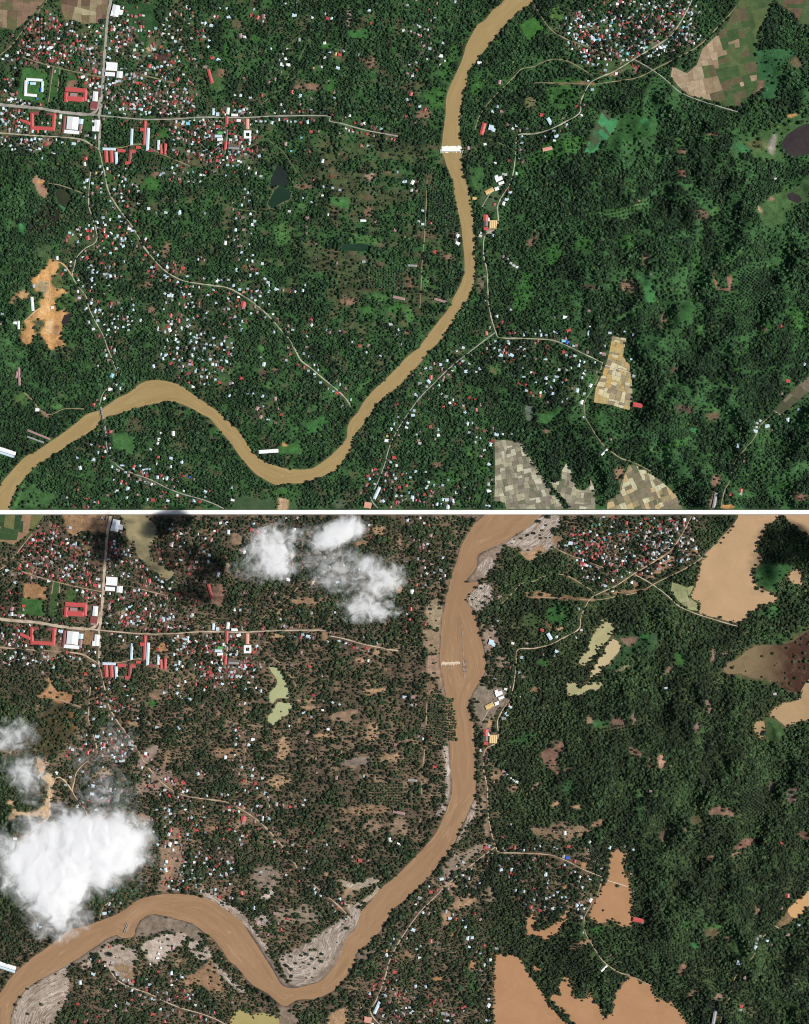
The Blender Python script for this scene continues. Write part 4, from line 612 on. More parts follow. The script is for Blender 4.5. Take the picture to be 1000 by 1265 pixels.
# ------------------------------------------------------------------ houses read off the map: origin + "x y roof" in quarter units (2 = larger)
H_LISTS = [
 (0, 0, '''205 95 r,185 70 b,175 105 r,145 140 r,190 160 p,185 185 r,235 180 r,290 185 w2,260 130 r,330 120 b,115 210 p,140 270 w,195 240 b,255 235 w2,265 90 b,35 275 b2,60 295 b,15 290 b,75 335 b,
405 295 B,430 240 b,455 235 w,365 215 r,320 230 p,355 310 r,425 345 r,400 335 r,470 350 r2,410 380 w2,425 410 r,565 175 r,560 205 r,565 130 w,565 145 w,635 175 b,675 225 b,840 70 w,770 140 b,740 325 r2,
800 330 b2,880 390 r2,680 410 r,700 385 b,665 375 b,630 510 r,640 455 b,830 515 w,815 550 p,845 560 w,885 550 w,915 440 b,970 325 p,935 290 r,910 255 y,930 610 c2,965 655 b,860 690 b,780 665 r,540 460 p2,
530 535 b,300 575 w2,470 680 b,365 710 b2,265 755 w2,210 780 b,150 740 b,210 725 w,155 690 b,425 785 r2,420 810 w2,85 595 r,125 610 r2,15 460 r,20 495 r,60 465 p2,60 490 w2,100 600 r,90 645 b,60 640 d,30 630 d,145 655 d,15 600 b,
10 560 b,30 545 b,235 260 r,245 300 r,260 300 r,215 320 p,180 270 d,165 215 p,205 210 p,300 275 d,330 290 d,350 250 w,375 245 p,240 330 w,155 310 p,185 310 w,310 310 w'''),
 (250, 0, '''90 40 b,120 40 b,60 80 w,75 80 r,130 85 b2,45 125 b2,15 115 b,5 150 r,10 180 b,35 200 b,30 230 b,245 75 r2,275 85 r2,305 80 p2,300 105 w,255 45 b,415 15 b,470 15 w,455 75 b2,545 85 w,610 65 b,640 90 b,620 90 r,
825 50 b,835 115 r,190 175 p2,210 182 w2,480 195 g2,605 210 w,340 240 b,420 240 w,290 255 r,400 265 w,385 298 b,413 290 w,395 318 w2,425 320 w2,390 355 p,445 360 w2,455 340 b2,605 283 w,630 257 b,680 270 r2,700 250 w,660 266 y,
775 270 b,795 297 r,50 285 r2,80 295 b2,15 330 p2,670 335 b2,550 335 y,590 330 w,330 405 p,205 385 p,360 390 p,625 400 p,445 455 r2,487 475 b2,540 485 g,655 455 p2,655 482 b,660 512 k,190 470 b,238 480 b,160 505 r,162 468 w,
295 470 r,390 515 w,405 550 b,485 515 p,480 550 r,440 555 p,200 560 p2,55 555 b2,130 550 w2,315 565 r,260 570 r,290 600 b,380 590 w,345 605 b,420 598 b,440 602 b,460 600 b,487 605 r,522 600 b2,555 595 p,525 550 d,555 553 y,
655 595 w2,672 610 b,730 570 w,800 605 w,710 635 w,725 645 w,765 655 p,815 660 r,865 630 b,885 635 b,950 690 r,680 655 b,540 650 r2,575 648 p,490 680 c,412 710 p2,440 745 c,530 750 r,595 795 b2,820 720 w,790 720 s,
270 650 b,255 680 r,245 745 r,300 740 p,190 800 b,230 830 w,40 795 r,10 790 p,75 825 r,30 650 r,80 625 r2,90 600 s,80 570 s,105 555 o,150 570 w2,180 595 w2,140 690 b,215 712 d,170 690 b,180 795 w'''),
 (500, 0, '''120 50 r,150 90 b,115 145 b,80 175 r,120 178 p,95 225 p,145 245 p,85 262 k2,190 212 b,130 100 p,110 290 b,150 285 b,180 275 w2,177 318 w,200 300 w,60 345 r,38 380 w2,32 465 r2,25 515 r,75 525 b,103 540 r,12 490 b,8 575 r,55 605 p,
370 310 w2,470 405 p2,460 525 b,435 550 b,480 550 p,510 615 p,535 635 w,680 570 r2,605 635 g,672 630 k,685 690 k,750 675 b2,740 695 w,580 705 b,578 740 p2,570 780 b,585 800 p,398 712 w,448 805 w,315 730 p2,875 570 w,
820 140 b2,755 175 w,770 185 b,810 210 b,850 190 b,885 245 r2,900 250 w,945 260 r,880 310 b,905 310 w,930 320 b,990 350 b,910 120 b,975 180 r,930 210 r,880 185 r,655 35 p,15 25 b,160 15 p,250 8 b'''),
 (0, 210, '''450 15 r,430 50 b2,480 85 r,500 110 b,415 130 b,430 155 r,465 170 w,565 40 r,620 45 b,655 70 b,600 100 r,685 105 w,600 135 b,630 180 r,685 165 w,735 190 b,775 210 b,820 210 b,888 210 b2,865 155 p,510 235 b,480 255 b2,545 245 w,
530 210 p,590 230 b,640 290 w2,655 300 b,515 295 r2,450 300 r,425 290 b,580 325 b,535 325 b,400 320 w,435 335 r2,340 330 r,360 320 b,720 340 w,620 340 b,655 350 b,490 375 p,565 395 r,430 435 r,410 430 b,500 460 r,565 465 r,545 480 b,
615 450 b,285 437 w2,350 455 w,310 515 r,340 490 w,380 520 r,460 500 b2,455 540 b2,480 505 b,515 515 b,545 520 b2,600 525 p,385 600 w,445 597 r,455 640 p,485 650 r,425 687 b2,440 750 b,470 700 b,550 660 r,585 655 p,660 665 b,655 635 p,
660 690 b,565 735 b,655 745 b,695 742 b,515 765 b,570 800 p,610 775 b,635 790 b,490 820 r,545 825 p,735 500 r,750 480 b,905 485 r2,925 525 b,815 520 b,840 545 r,860 535 p,880 555 b,830 460 p,710 445 p,760 405 p,780 420 b,815 610 b,
835 620 b,850 620 b,900 600 b,820 655 b,945 625 b,930 660 b,950 655 b,845 718 r2,885 745 r2,975 720 r,930 740 b,940 765 b,895 715 r,830 775 r,840 790 w2,780 790 b,815 800 b,80 757 w2,12 710 b,5 760 p,170 575 b,260 680 w,
475 15 y,600 250 b,620 260 p,610 375 b,605 350 b,630 310 s,505 290 b,460 325 p,330 350 r,345 310 b,325 495 b,350 500 p,980 440 b,995 430 p'''),
 (250, 210, '''550 48 r,640 30 r,645 88 b,600 82 b,680 98 b,500 138 b,540 158 b,595 125 w,210 92 b,208 135 p,430 203 w,520 237 p2,622 220 w,515 280 p,515 310 k,563 365 p,565 435 p,798 452 b,665 460 p2,855 255 p,955 297 p,180 215 r,200 235 p,250 270 w2,
165 295 b,205 295 p,160 345 b,115 360 w2,170 325 p,190 372 p,195 407 b,180 440 p,250 420 b,247 450 b,207 475 r,245 490 p,297 462 b,270 510 b,237 520 b,265 490 r,10 535 w,97 543 b,128 543 b,155 570 b,185 590 b,132 605 r,180 627 w,272 597 b,
245 620 b,193 690 b,210 690 p,260 675 p,288 685 w,332 662 b,300 655 w,330 570 b,367 590 b2,400 593 p,435 602 r,460 600 b,508 570 b,498 595 b,310 537 b,350 712 w,373 735 p,162 725 b,185 765 b,198 748 b,220 745 r,135 775 p,105 760 r,12 805 b,
57 828 b,115 825 p,195 790 b,542 735 r,542 765 w,517 800 r,518 822 b,615 790 b,680 795 b,702 800 r,425 770 p,447 790 b,930 765 w2,972 790 w2,965 810 b,355 800 b,15 730 g,20 10 r,60 10 p,120 25 b,160 10 r,215 20 b,265 15 w,290 30 b,190 595 w,205 605 s,
325 555 b,330 600 b,290 600 p,15 215 b,10 445 p,965 10 b,995 60 b,630 800 p'''),
 (500, 210, '''40 60 w2,5 55 b,68 60 p,60 100 p,35 100 w,90 200 b,70 255 b,90 267 b,132 260 r,148 405 r2,262 325 w2,262 362 w2,522 110 b2,505 145 b2,490 165 w2,515 100 r,375 325 w,398 315 w,490 430 p2,512 440 w,525 460 w,540 472 w,556 480 w,525 690 b,485 752 r,
432 757 b,520 805 r,545 805 r,590 815 b,405 805 r2,645 810 b,670 795 b,742 725 b,792 730 w2,740 800 b,755 805 b,810 795 r2,915 775 w,910 800 b,905 815 b,910 697 p,660 830 p,700 815 b,485 20 w,500 22 w'''),
 (750, 210, '290 15 w,830 45 w,60 820 w2,88 800 b,130 815 b,15 805 b,855 775 r,212 520 p'),
 (0, 420, '''525 75 b,520 50 p,567 50 b,550 35 r,540 100 p2,585 140 b,595 238 b,578 218 b,545 245 w2,517 290 w2,465 320 r2,490 465 b,518 470 w,545 455 r,185 345 w2,200 355 b2,490 525 r,452 517 b,485 555 b,520 550 w,545 573 w2,558 600 w,462 590 b2,385 580 b,
397 632 b2,510 580 r,435 555 p,610 618 b,663 625 r2,620 655 b,700 650 p,725 655 p,693 690 p2,718 705 b,763 715 p,740 640 b,780 678 b,825 685 b2,825 720 p,860 725 p,847 585 b2,845 625 b,900 600 b2,895 660 r,910 670 r,783 580 r,785 490 w,
780 510 w,795 460 w,745 540 w,857 462 w2,385 740 r,432 785 r,435 820 p,470 800 b,485 802 r,418 825 r,373 820 r,533 768 p,577 747 w2,632 735 b2,330 780 b,755 790 r2,795 772 p,830 795 b,735 830 w,815 825 r,960 795 b,990 800 r,760 130 b2,
843 68 r,820 75 b2,797 72 b,845 115 r,890 100 b,905 130 b,940 120 b,950 75 b2,960 45 b,970 10 b,930 165 r,970 145 b,955 230 w2,995 180 b,990 210 p,940 675 B,710 640 b,725 670 r,555 175 c2'''),
 (250, 420, '''85 45 r,145 70 b,145 15 b,125 35 b,120 105 b2,72 105 p,40 95 b,90 135 r,45 185 p,65 195 b,85 210 r,195 190 r2,148 230 r,150 215 b,10 215 b,135 275 b,257 262 b2,225 265 b,300 280 b2,362 290 p2,302 327 b,272 338 p2,290 380 p,363 410 p,375 340 p,
422 318 r,390 370 r,325 395 b,290 85 b,435 70 r,415 100 b,503 67 b,530 82 b,515 35 p,532 125 r,525 152 b,555 168 b,558 188 b,585 210 b,622 240 p,665 262 r,680 220 b,708 240 p,740 10 b,780 30 r2,812 60 b,882 77 b,820 28 p,305 120 b2,
985 20 b,968 318 r,950 415 b,935 440 b,915 475 y,912 497 w2,880 590 r,855 640 r,828 687 b,845 665 r,950 580 r2,920 630 r,905 665 p,905 695 b,945 665 b,960 620 b,900 740 r,895 795 b,958 770 b,985 770 b,960 800 r,975 800 p,785 755 p,40 745 r,
15 750 b,15 775 b,150 730 b,20 20 b,10 40 b,95 20 b,150 40 b,130 70 r,60 75 b,95 100 b,135 215 p,150 790 w2'''),
 (500, 420, '''290 38 b,258 55 b,210 103 b,183 120 b2,250 128 b,288 105 b,320 117 b,305 155 b2,372 142 b,355 158 b,130 185 r2,120 205 b2,110 230 b,195 185 p,215 170 p,165 185 p,100 255 p,120 290 p,42 372 b2,15 410 b,75 215 g2,225 315 w2,255 318 r,240 295 b,
192 330 r,205 280 g2,290 325 b,302 357 b2,350 290 r,320 285 r,355 345 r2,375 320 p,312 412 b2,335 410 b,320 457 b,360 435 p,350 505 b,375 485 b,355 480 b,395 450 r,130 427 r2,168 442 b,60 467 b,80 450 b,75 510 w,70 495 p,168 470 w,
150 490 p,440 438 p,455 465 b2,485 465 b,530 465 b,435 498 r2,425 518 b2,395 545 b,378 570 p2,417 615 b2,430 690 p,415 712 b,417 745 w2,405 818 b,420 820 b,470 50 b,475 75 b2,530 75 b2,515 75 b,540 95 r,515 20 b,560 45 p,592 80 b,
555 120 b,585 135 b,550 175 b,590 180 b,640 165 r,600 220 r,565 215 r,602 250 b,625 260 r,635 275 p,670 275 r,695 255 b,735 265 b2,725 235 b,700 215 b,737 200 b,755 183 b,700 187 b2,697 95 b2,707 305 p,795 198 r,780 210 b,785 5 c2,
805 12 B2,860 125 b2,865 105 w,840 80 b,820 88 p,835 30 b,850 55 b,885 65 r,785 60 r,705 35 r2,645 15 p,745 10 r,800 150 g,853 250 b2,888 265 b,920 225 w2,925 215 b,875 307 w2,882 382 w,985 70 p2,990 30 b,968 65 b,105 652 b,55 650 b,
30 680 b,10 720 r,40 735 r,40 775 b2,25 755 b,95 800 p,130 745 r,130 770 p,190 785 b2,210 790 b2,240 795 b2,215 825 b2,250 830 p,140 815 p,160 810 b'''),
 (750, 420, '''20 72 b2,120 95 b,123 160 b,133 178 b,127 200 b,895 203 r2,865 265 p,977 120 b,950 345 b2,895 395 b2,973 382 p,755 400 b,740 412 b,735 432 b,728 452 b2,793 425 b2,818 442 p,645 525 b2,675 600 p,660 745 r2,658 762 b,608 765 r,15 490 p'''),
]
# denser quarters filled between those: (cx, cy, rx, ry, count, roofs)
H_FILL = [(60, 55, 48, 34, 110, 'rrrpdbwkdg'), (115, 100, 9, 40, 36, 'rpdbw'), (22, 140, 24, 18, 34, 'rdrbw'), (165, 115, 34, 24, 70, 'wprbdgkr'), (60, 165, 60, 16, 46, 'rdbwp'), (235, 160, 30, 16, 50, 'rdwbp'), (290, 190, 34, 14, 34, 'rdpb'), (210, 110, 36, 32, 70, 'wprbdgk'), (160, 40, 26, 34, 46, 'bwprdk'), (285, 165, 26, 30, 60, 'rdbwpkr'), (790, 45, 60, 26, 60, 'bwprdgkc'), (715, 35, 26, 20, 40, 'rdpbk'), (820, 15, 32, 14, 30, 'bwrpg'), (70, 50, 52, 38, 95, 'rrrpdbwwp'), (110, 70, 18, 45, 35, 'rpwbd'), (170, 80, 42, 55, 95, 'bbwprdg'), (195, 130, 50, 14, 40, 'wprbd'), (225, 45, 28, 38, 40, 'bwprs'), (18, 150, 26, 10, 22, 'rdbw'),
          (30, 178, 32, 10, 28, 'bwbp'), (235, 178, 22, 22, 34, 'rbwpd'), (288, 165, 34, 36, 62, 'rrbwpd'), (275, 195, 30, 14, 26, 'rpbw'), (15, 120, 16, 28, 18, 'rpb'), (225, 215, 30, 14, 22, 'wrbp'),
          (145, 225, 25, 25, 26, 'bwrp'), (125, 290, 32, 26, 30, 'bwrp'), (120, 345, 32, 20, 18, 'bpr'), (140, 395, 26, 18, 22, 'bwp'), (215, 385, 30, 30, 28, 'bprw'), (245, 440, 48, 36, 70, 'bbwpr'), (205, 335, 22, 12, 16, 'bpr'),
          (780, 30, 74, 34, 150, 'bbwwprrpgc'), (760, 70, 40, 18, 46, 'bwpr'), (728, 45, 30, 24, 44, 'rpbw'), (840, 20, 25, 25, 34, 'bwp'), (805, 62, 24, 8, 22, 'wwb'), (850, 45, 16, 14, 16, 'bwp'),
          (650, 430, 60, 20, 26, 'bpr'), (520, 470, 40, 26, 20, 'bwp'), (540, 610, 45, 20, 22, 'bwpr'), (480, 600, 28, 30, 26, 'rpb'), (190, 595, 60, 25, 24, 'bprw'), (515, 50, 20, 50, 16, 'bpw'), (290, 375, 45, 20, 26, 'bpr'),
          (700, 470, 50, 30, 22, 'bwp'), (300, 290, 18, 60, 20, 'bp')]
H_ROADSIDE = [(5, 95, 5.5), (3, 70, 5), (0, 40, 5), (6, 22, 5), (7, 40, 5), (8, 26, 6), (16, 22, 6), (2, 14, 6)]

# large buildings: name, label, category, wings (dx, dy, w, d, rot, roof), base x, y, keep in flood map
BIG = [
 ('school', 'red roofed school built around a courtyard, south of the wide main road', 'school', 53, 149, [(-13, -1, 4.5, 18, 0, 'r'), (14, 0, 4.5, 18, 5, 'r'), (0, 9.5, 30, 4.2, 3, 'r'), (-22, 1, 14, 3.5, 25, 'r'), (-9, -9, 8, 3.5, -5, 'd'), (9, -8, 9, 3, 3, 'd')], 'ab'),
 ('government_office', 'red roofed office block with a forecourt, north of the wide main road', 'office', 93, 119, [(1, -8, 27, 5, 4, 'r'), (-11, 1, 4.5, 12, 3, 'r'), (0, 3, 21, 6, 4, 'r'), (12.5, -1, 4.5, 13, 4, 'r'), (-2, -2, 9, 4, 4, 'p')], 'ab'),
 ('market_hall', 'big white roofed market hall with a red roofed wing', 'market hall', 90, 153, [(0, -1, 14, 16, 5, 'w'), (-1.5, 10, 19, 4, 5, 'w'), (-10.5, 0, 3.2, 20, 5, 'd'), (10, -3, 6, 6.5, 5, 'b'), (10, 6, 3.5, 10, 5, 'p')], 'ab'),
 ('stall_rows', 'ring of white and blue tent roofs on the sports field', 'tents', 42, 108, [(0.5, -9.5, 20, 3, 3, 'w'), (-10, 1, 3.4, 19, 3, 'w'), (10.5, -1, 3, 13, 3, 'b'), (-3, 9.5, 13, 3, 5, 'w'), (-1, -5, 7, 3, 0, 'b'), (9, 3, 2.6, 4, 0, 'B'), (-8, -6, 4, 2.5, 0, 'c'), (4, 14, 2.4, 2, 0, 'B'), (-12, 5, 1.8, 2.4, 0, 'B')], 'a'),
 ('blue_roofed_school', 'school of long red roofs at the fork of the winding road', 'school', 138, 193, [(-6.5, 0, 4.2, 15, -3, 'r'), (0, 0, 4.2, 15, -3, 'r'), (-3, -9, 16, 3, 2, 'b'), (6, 2, 3.4, 15, -3, 'b'), (12, -7, 10, 3.6, 4, 'r')], 'ab'),
 ('long_classroom_block', 'pair of red and pale blue long roofs meeting in a T', 'school', 180, 168, [(-1, -4, 3.2, 30, 3, 'r'), (3, 4, 3.6, 28, 3, 'b'), (-4, -8, 6, 4, 3, 'r'), (-17, 1, 3, 20, 3, 'b'), (-9, 14, 6, 3, 3, 'r')], 'ab'),
 ('row_of_classrooms', 'short red and pale blue classroom rows beside an earth yard', 'school', 200, 182, [(-4, -3, 3, 12, 3, 'b'), (-1, 2, 3, 11, -8, 'r'), (4.5, 2, 3.2, 14, 3, 'r'), (-13, 4, 9, 2.8, 0, 'd')], 'ab'),
 ('red_courtyard_houses', 'dark red roofs round a small court beside the fork school', 'building', 162, 192, [(-1, 0, 4, 15, 5, 'd'), (3, -5, 5, 4, 5, 'r'), (-4, 9, 7, 3.5, -8, 'r')], 'ab'),
 ('white_hall', 'white stepped hall beside the straight main road at the grass field', 'hall', 144, 13, [(-1, 0, 9, 14, 12, 'w'), (5, 2, 6, 6, 12, 'w'), (-3, 4, 8, 6, 12, 'w')], 'ab'),
 ('white_warehouse', 'cluster of white warehouses beside the straight main road', 'warehouse', 139, 86, [(-1, -4, 14, 10, 4, 'w'), (-3, 5.5, 12, 4.6, 4, 'w'), (9, 6, 7, 8, 4, 'w')], 'ab'),
 ('white_shop_row', 'white roofed shop row near the crossroads', 'shop', 118, 119, [(0, 0, 6, 12, 5, 'w')], 'ab'),
 ('brown_roofed_hall', 'brown roofed hall at the corner of the crossroads', 'hall', 116, 130, [(0, 0, 9, 8, 10, 'd'), (0, 5, 8, 2, 10, 'p')], 'ab'),
 ('white_courtyard_shop', 'white shop block with a notch south of the crossroads', 'shop', 120, 155, [(0, 0, 6, 14, 4, 'w'), (-4, 4, 4, 6, 4, 'w')], 'ab'),
 ('long_red_shed', 'long red shed at the edge of a grass and earth plot', 'shed', 260, 94, [(0, 0, 3.6, 18, -15, 'r')], 'ab'),
 ('red_street_row', 'long red shop row along the side street', 'shop', 280, 158, [(0.5, -8, 3.4, 13, 0, 'r'), (-1, 22, 3, 10, 5, 'r'), (-8, 14, 7, 3, -5, 'w')], 'ab'),
 ('ring_shaped_house', 'white square building round an open court', 'building', 306, 166, [(0, -3.5, 9, 2.6, 0, 'w'), (0, 3.5, 9, 2.6, 0, 'w'), (-3.4, 0, 2.4, 4.4, 0, 'w'), (3.4, 0, 2.4, 4.4, 0, 'w')], 'ab'),
 ('pale_long_house', 'pale long roof standing above the white ring building', 'building', 306, 153, [(0, 0, 4.2, 13, 0, 's')], 'ab'),
 ('dark_long_shed', 'long dark grey shed in the eastern town', 'shed', 289, 181, [(0, -1, 14, 2.4, 3, 'k'), (0, 2, 13, 2.2, 3, 'g')], 'ab'),
 ('green_roofed_house', 'white house with a green roofed front in the eastern town', 'house', 272, 166, [(0, -2, 6, 2.6, 0, 'n'), (-2, 2, 9, 3, 0, 'b')], 'ab'),
 ('blue_shop_row', 'pale blue shop roofs along the narrow straight road', 'shop', 268, 139, [(-4, -1, 3, 8, 5, 'b'), (1, 2, 4, 4, 0, 'b'), (14, -2, 3.4, 8, 5, 'w'), (22, 3, 8, 3, 0, 'w')], 'ab'),
 ('riverside_shed', 'very long white shed on the inside of the river bend', 'shed', 332, 557.5, [(0, 0, 24, 4.2, -4, 'w')], 'a'),
 ('red_barn', 'long red barn beside the open paddy field', 'barn', 791, 501, [(0, 0, 18, 5.2, 10, 'r'), (6, 3.5, 8, 2.2, 10, 'p')], 'ab'),
 ('red_row_house', 'red row house near the weir', 'house', 597, 159, [(0, 0, 5, 15, 15, 'r')], 'a'),
 ('blue_mill_house', 'pale blue square mill roof near the weir', 'mill', 608, 158.5, [(-1, -1, 6, 6, 15, 'b'), (2, 2, 4, 4, 15, 'b')], 'ab'),
 ('factory', 'red roofed factory with dark centre beside yellow tanks', 'factory', 600.5, 275, [(0, -6, 6, 8, 2, 'r'), (0, 1, 5.4, 7, 2, 'k'), (0, 7.5, 5.6, 4, 2, 'r'), (3.6, -4, 1.6, 4, 2, 'w')], 'ab'),
 ('yellow_drying_sheds', 'row of four yellow roofed sheds beside the red factory', 'shed', 609.5, 277, [(-3.4, 0, 2.0, 10, 2, 'y'), (-1.1, 0, 2.0, 10, 2, 'y'), (1.2, 0, 2.0, 10, 2, 'y'), (3.5, 0, 2.0, 10, 2, 'y')], 'ab'),
 ('white_plant_building', 'white industrial roofs on the bank north of the factory', 'factory', 616.5, 221, [(0, 0, 9, 4.6, -25, 'w'), (3, 5, 7, 3, -20, 'w'), (-3, -3, 4, 3, -25, 'w')], 'ab'),
 ('yellow_roofed_store', 'long yellow roofed store beside the river yard', 'store', 605, 236, [(0, 0, 11, 5, -28, 'y'), (9, -3, 5, 4, -20, 'w')], 'ab'),
 ('small_yellow_shed', 'small yellow shed at the river edge', 'shed', 586.5, 245, [(0, 0, 5, 3, 5, 'y')], 'a'),
 ('long_grey_barn', 'long grey barn among the riverside groves', 'barn', 509.5, 328, [(0, 0, 11, 2.2, 3, 'g')], 'ab'),
 ('long_pink_barn', 'long pinkish barn slanting beside the river', 'barn', 544, 371, [(0, 0, 15, 2.6, 15, 'p')], 'a'),
 ('long_pale_barn', 'long pale pink barn at the edge of a meadow', 'barn', 493, 368, [(0, 0, 15, 3, 12, 'p')], 'ab'),
 ('left_bank_warehouse', 'long white warehouse on the west bank of the river', 'warehouse', 8, 557, [(0, 0, 24, 4.6, 18, 'w'), (0, 4.5, 22, 2.4, 18, 'b')], 'ab'),
 ('twin_grey_sheds', 'two long grey roofed sheds near the river', 'shed', 46, 541, [(2, -4, 30, 2.2, 22, 'p'), (-2, 2, 22, 1.8, 20, 'g')], 'a'),
 ('long_forest_shed', 'long grey pink shed standing alone in the woods', 'shed', 24, 463, [(0, 2, 3, 22, -3, 'p'), (-3, 0, 2.4, 8, 10, 'p')], 'a'),
 ('quarry_shed', 'tall narrow white shed beside the quarry', 'shed', 41.5, 376, [(0, 0, 3.2, 17, -5, 'w'), (-17, 26, 2.4, 10, 0, 'w')], 'a'),
 ('blue_long_school', 'long pale blue roof slanting beside the grey road', 'school', 466, 609, [(0, 0, 3.6, 16, 25, 'b')], 'ab'),
 ('salmon_house', 'large salmon pink house with a pale patio by the road fork', 'house', 454.5, 624, [(0, 0, 9, 7, 10, 's'), (-2, -2, 3.6, 3.2, 10, 'w')], 'ab'),
 ('hill_barn', 'long grey barn beside the earth road in the hills', 'barn', 882, 618, [(0, 0, 3.6, 19, 10, 'g')], 'ab'),
 ('red_mosque_house', 'big bright red roof beside the winding village road', 'building', 301, 375.5, [(0, 0, 6, 6.5, 10, 'r'), (0, 5, 4, 3, 10, 'p')], 'ab'),
 ('groves_white_shed', 'long white shed among the groves', 'shed', 449, 272.5, [(0, 0, 7, 2.4, 2, 'w')], 'a'),
 ('blue_village_hall', 'pale blue long roof beside the sharp lane bend', 'hall', 679, 150, [(0, 0, 4, 9, -30, 'b')], 'ab'),
 ('earth_yard_shed', 'brown long shed in the earth yard', 'shed', 676.5, 184, [(0, 0, 12, 4, -12, 's')], 'a'),
 ('white_pole_barn', 'narrow white barn beside the earth lane', 'barn', 746, 559, [(0, 0, 10, 2, -45, 'w')], 'ab'),
 ('white_grain_store', 'tall white strip roof in the paddy parcels', 'store', 732.5, 596, [(0, 0, 4, 16, -14, 'w')], ''),
]
ZONES = [('among the red roofs of the crossroads town', lambda x, y: x < 130 and y < 140), ('south of the wide main road in the crossroads town', lambda x, y: x < 130 and y < 212),
         ('east of the straight main road in the crossroads town', lambda x, y: x < 250 and y < 215), ('in the eastern town along the side street', lambda x, y: x < 335 and 125 < y < 215),
         ('scattered among the northern groves', lambda x, y: x < 500 and y < 130), ('along the narrow straight road to the east', lambda x, y: x < 500 and y < 200),
         ('near the winding lane to the bridge', lambda x, y: x < 190 and y < 500), ('along the winding village road', lambda x, y: x < 330 and y < 420), ('in the hamlet above the river bend', lambda x, y: x < 345 and y < 510),
         ('in the village south of the river', lambda x, y: x < 300), ('in the groves between village road and river', lambda x, y: x < 545 and 200 <= y < 470), ('on the grove strip beside the upper river', lambda x, y: x < 560 and y < 300),
         ('in the dense village above the curving road', lambda x, y: x > 675 and y < 100), ('on the east bank near the weir', lambda x, y: x < 700 and y < 300), ('on the east bank road south of the factory', lambda x, y: x < 760 and y < 445),
         ('along the straight grey road from the river bend', lambda x, y: x < 545), ('in the hamlets beside the paddy fields', lambda x, y: x < 790), ('in the wooded hills', lambda x, y: True)]
WHERE = ['in the green landscape', 'in the flooded brown landscape']
def zone(x, y):
    for n, f in ZONES:
        if f(x, y): return n
# ------------------------------------------------------------------ base board under both landscapes
SUFFIX = ['green valley', 'flooded valley']
bd = 5200.0
board = new_obj('base_board', mesh_from('base_board', [(-bd, -bd, -9), (bd, -bd, -9), (bd, bd, -9), (-bd, bd, -9)], [(0, 1, 2, 3)], [M_BOARD]))
structure(board, 'wide pale base board showing between the two landscapes'); board['category'] = 'base'

def wx(px): return (np.asarray(px, float) - 500.0) * S
def wy(py, t): return (632.5 - (np.asarray(py, float) + (DY if t else 0.0))) * S

# ------------------------------------------------------------------ tree shapes (unit radius, crown about z = 1.3)
def crown_mesh(seed):
    r = np.random.default_rng(seed)
    V, F = [], []
    # inner mass
    bm = bmesh.new()
    bmesh.ops.create_icosphere(bm, subdivisions=2, radius=0.72)
    for v in bm.verts:
        k = 0.85 + 0.3 * r.random()
        v.co = (v.co.x * k, v.co.y * k, v.co.z * 0.75 * k + 1.25)
    for v in bm.verts: V.append(tuple(v.co))
    bm.verts.index_update()
    for f in bm.faces: F.append(tuple(v.index for v in f.verts))
    bm.free()
    lumps = r.normal(size=(6, 3)); lumps /= np.linalg.norm(lumps, axis=1, keepdims=True)
    for _ in range(95):
        d = r.normal(size=3); d[2] = abs(d[2]) * 0.9 - 0.15; d /= np.linalg.norm(d)
        k = 0.72 + 0.38 * max(0, np.max(lumps @ d)) ** 2 * r.uniform(0.75, 1.15)
        c = d * k * np.array([1, 1, 0.82]) + np.array([0, 0, 1.25])
        n = d + r.normal(size=3) * 0.45; n /= np.linalg.norm(n)
        u = np.cross(n, r.normal(size=3)); u /= np.linalg.norm(u); w = np.cross(n, u)
        a, b = r.uniform(0.13, 0.27), r.uniform(0.09, 0.2)
        i = len(V)
        V += [tuple(c + u * a), tuple(c + w * b + n * .05), tuple(c - u * a), tuple(c - w * b + n * .05)]
        F.append((i, i + 1, i + 2, i + 3))
    return mesh_from('crown', V, F, [M_LEAF])

def palm_mesh(seed):
    r = np.random.default_rng(seed)
    V, F = [], []
    n = 13
    for k in range(n):
        a = 2 * math.pi * k / n + r.uniform(-.2, .2)
        ln = r.uniform(0.85, 1.15); up = r.uniform(0.1, 0.5)
        i = len(V)
        for s in range(5):
            t = s / 4
            rr = t * ln; z = 1.75 + up * math.sin(t * 2.2) - 0.55 * t * t
            hw = [0.05, .2, .22, .17, .03][s]
            ca, sa = math.cos(a), math.sin(a)
            V += [(rr * ca - hw * sa, rr * sa + hw * ca, z - .08), (rr * ca, rr * sa, z), (rr * ca + hw * sa, rr * sa - hw * ca, z - .08)]
        for s in range(4):
            b = i + 3 * s
            F += [(b, b + 1, b + 4, b + 3), (b + 1, b + 2, b + 5, b + 4)]
    return mesh_from('fronds', V, F, [M_PALM])

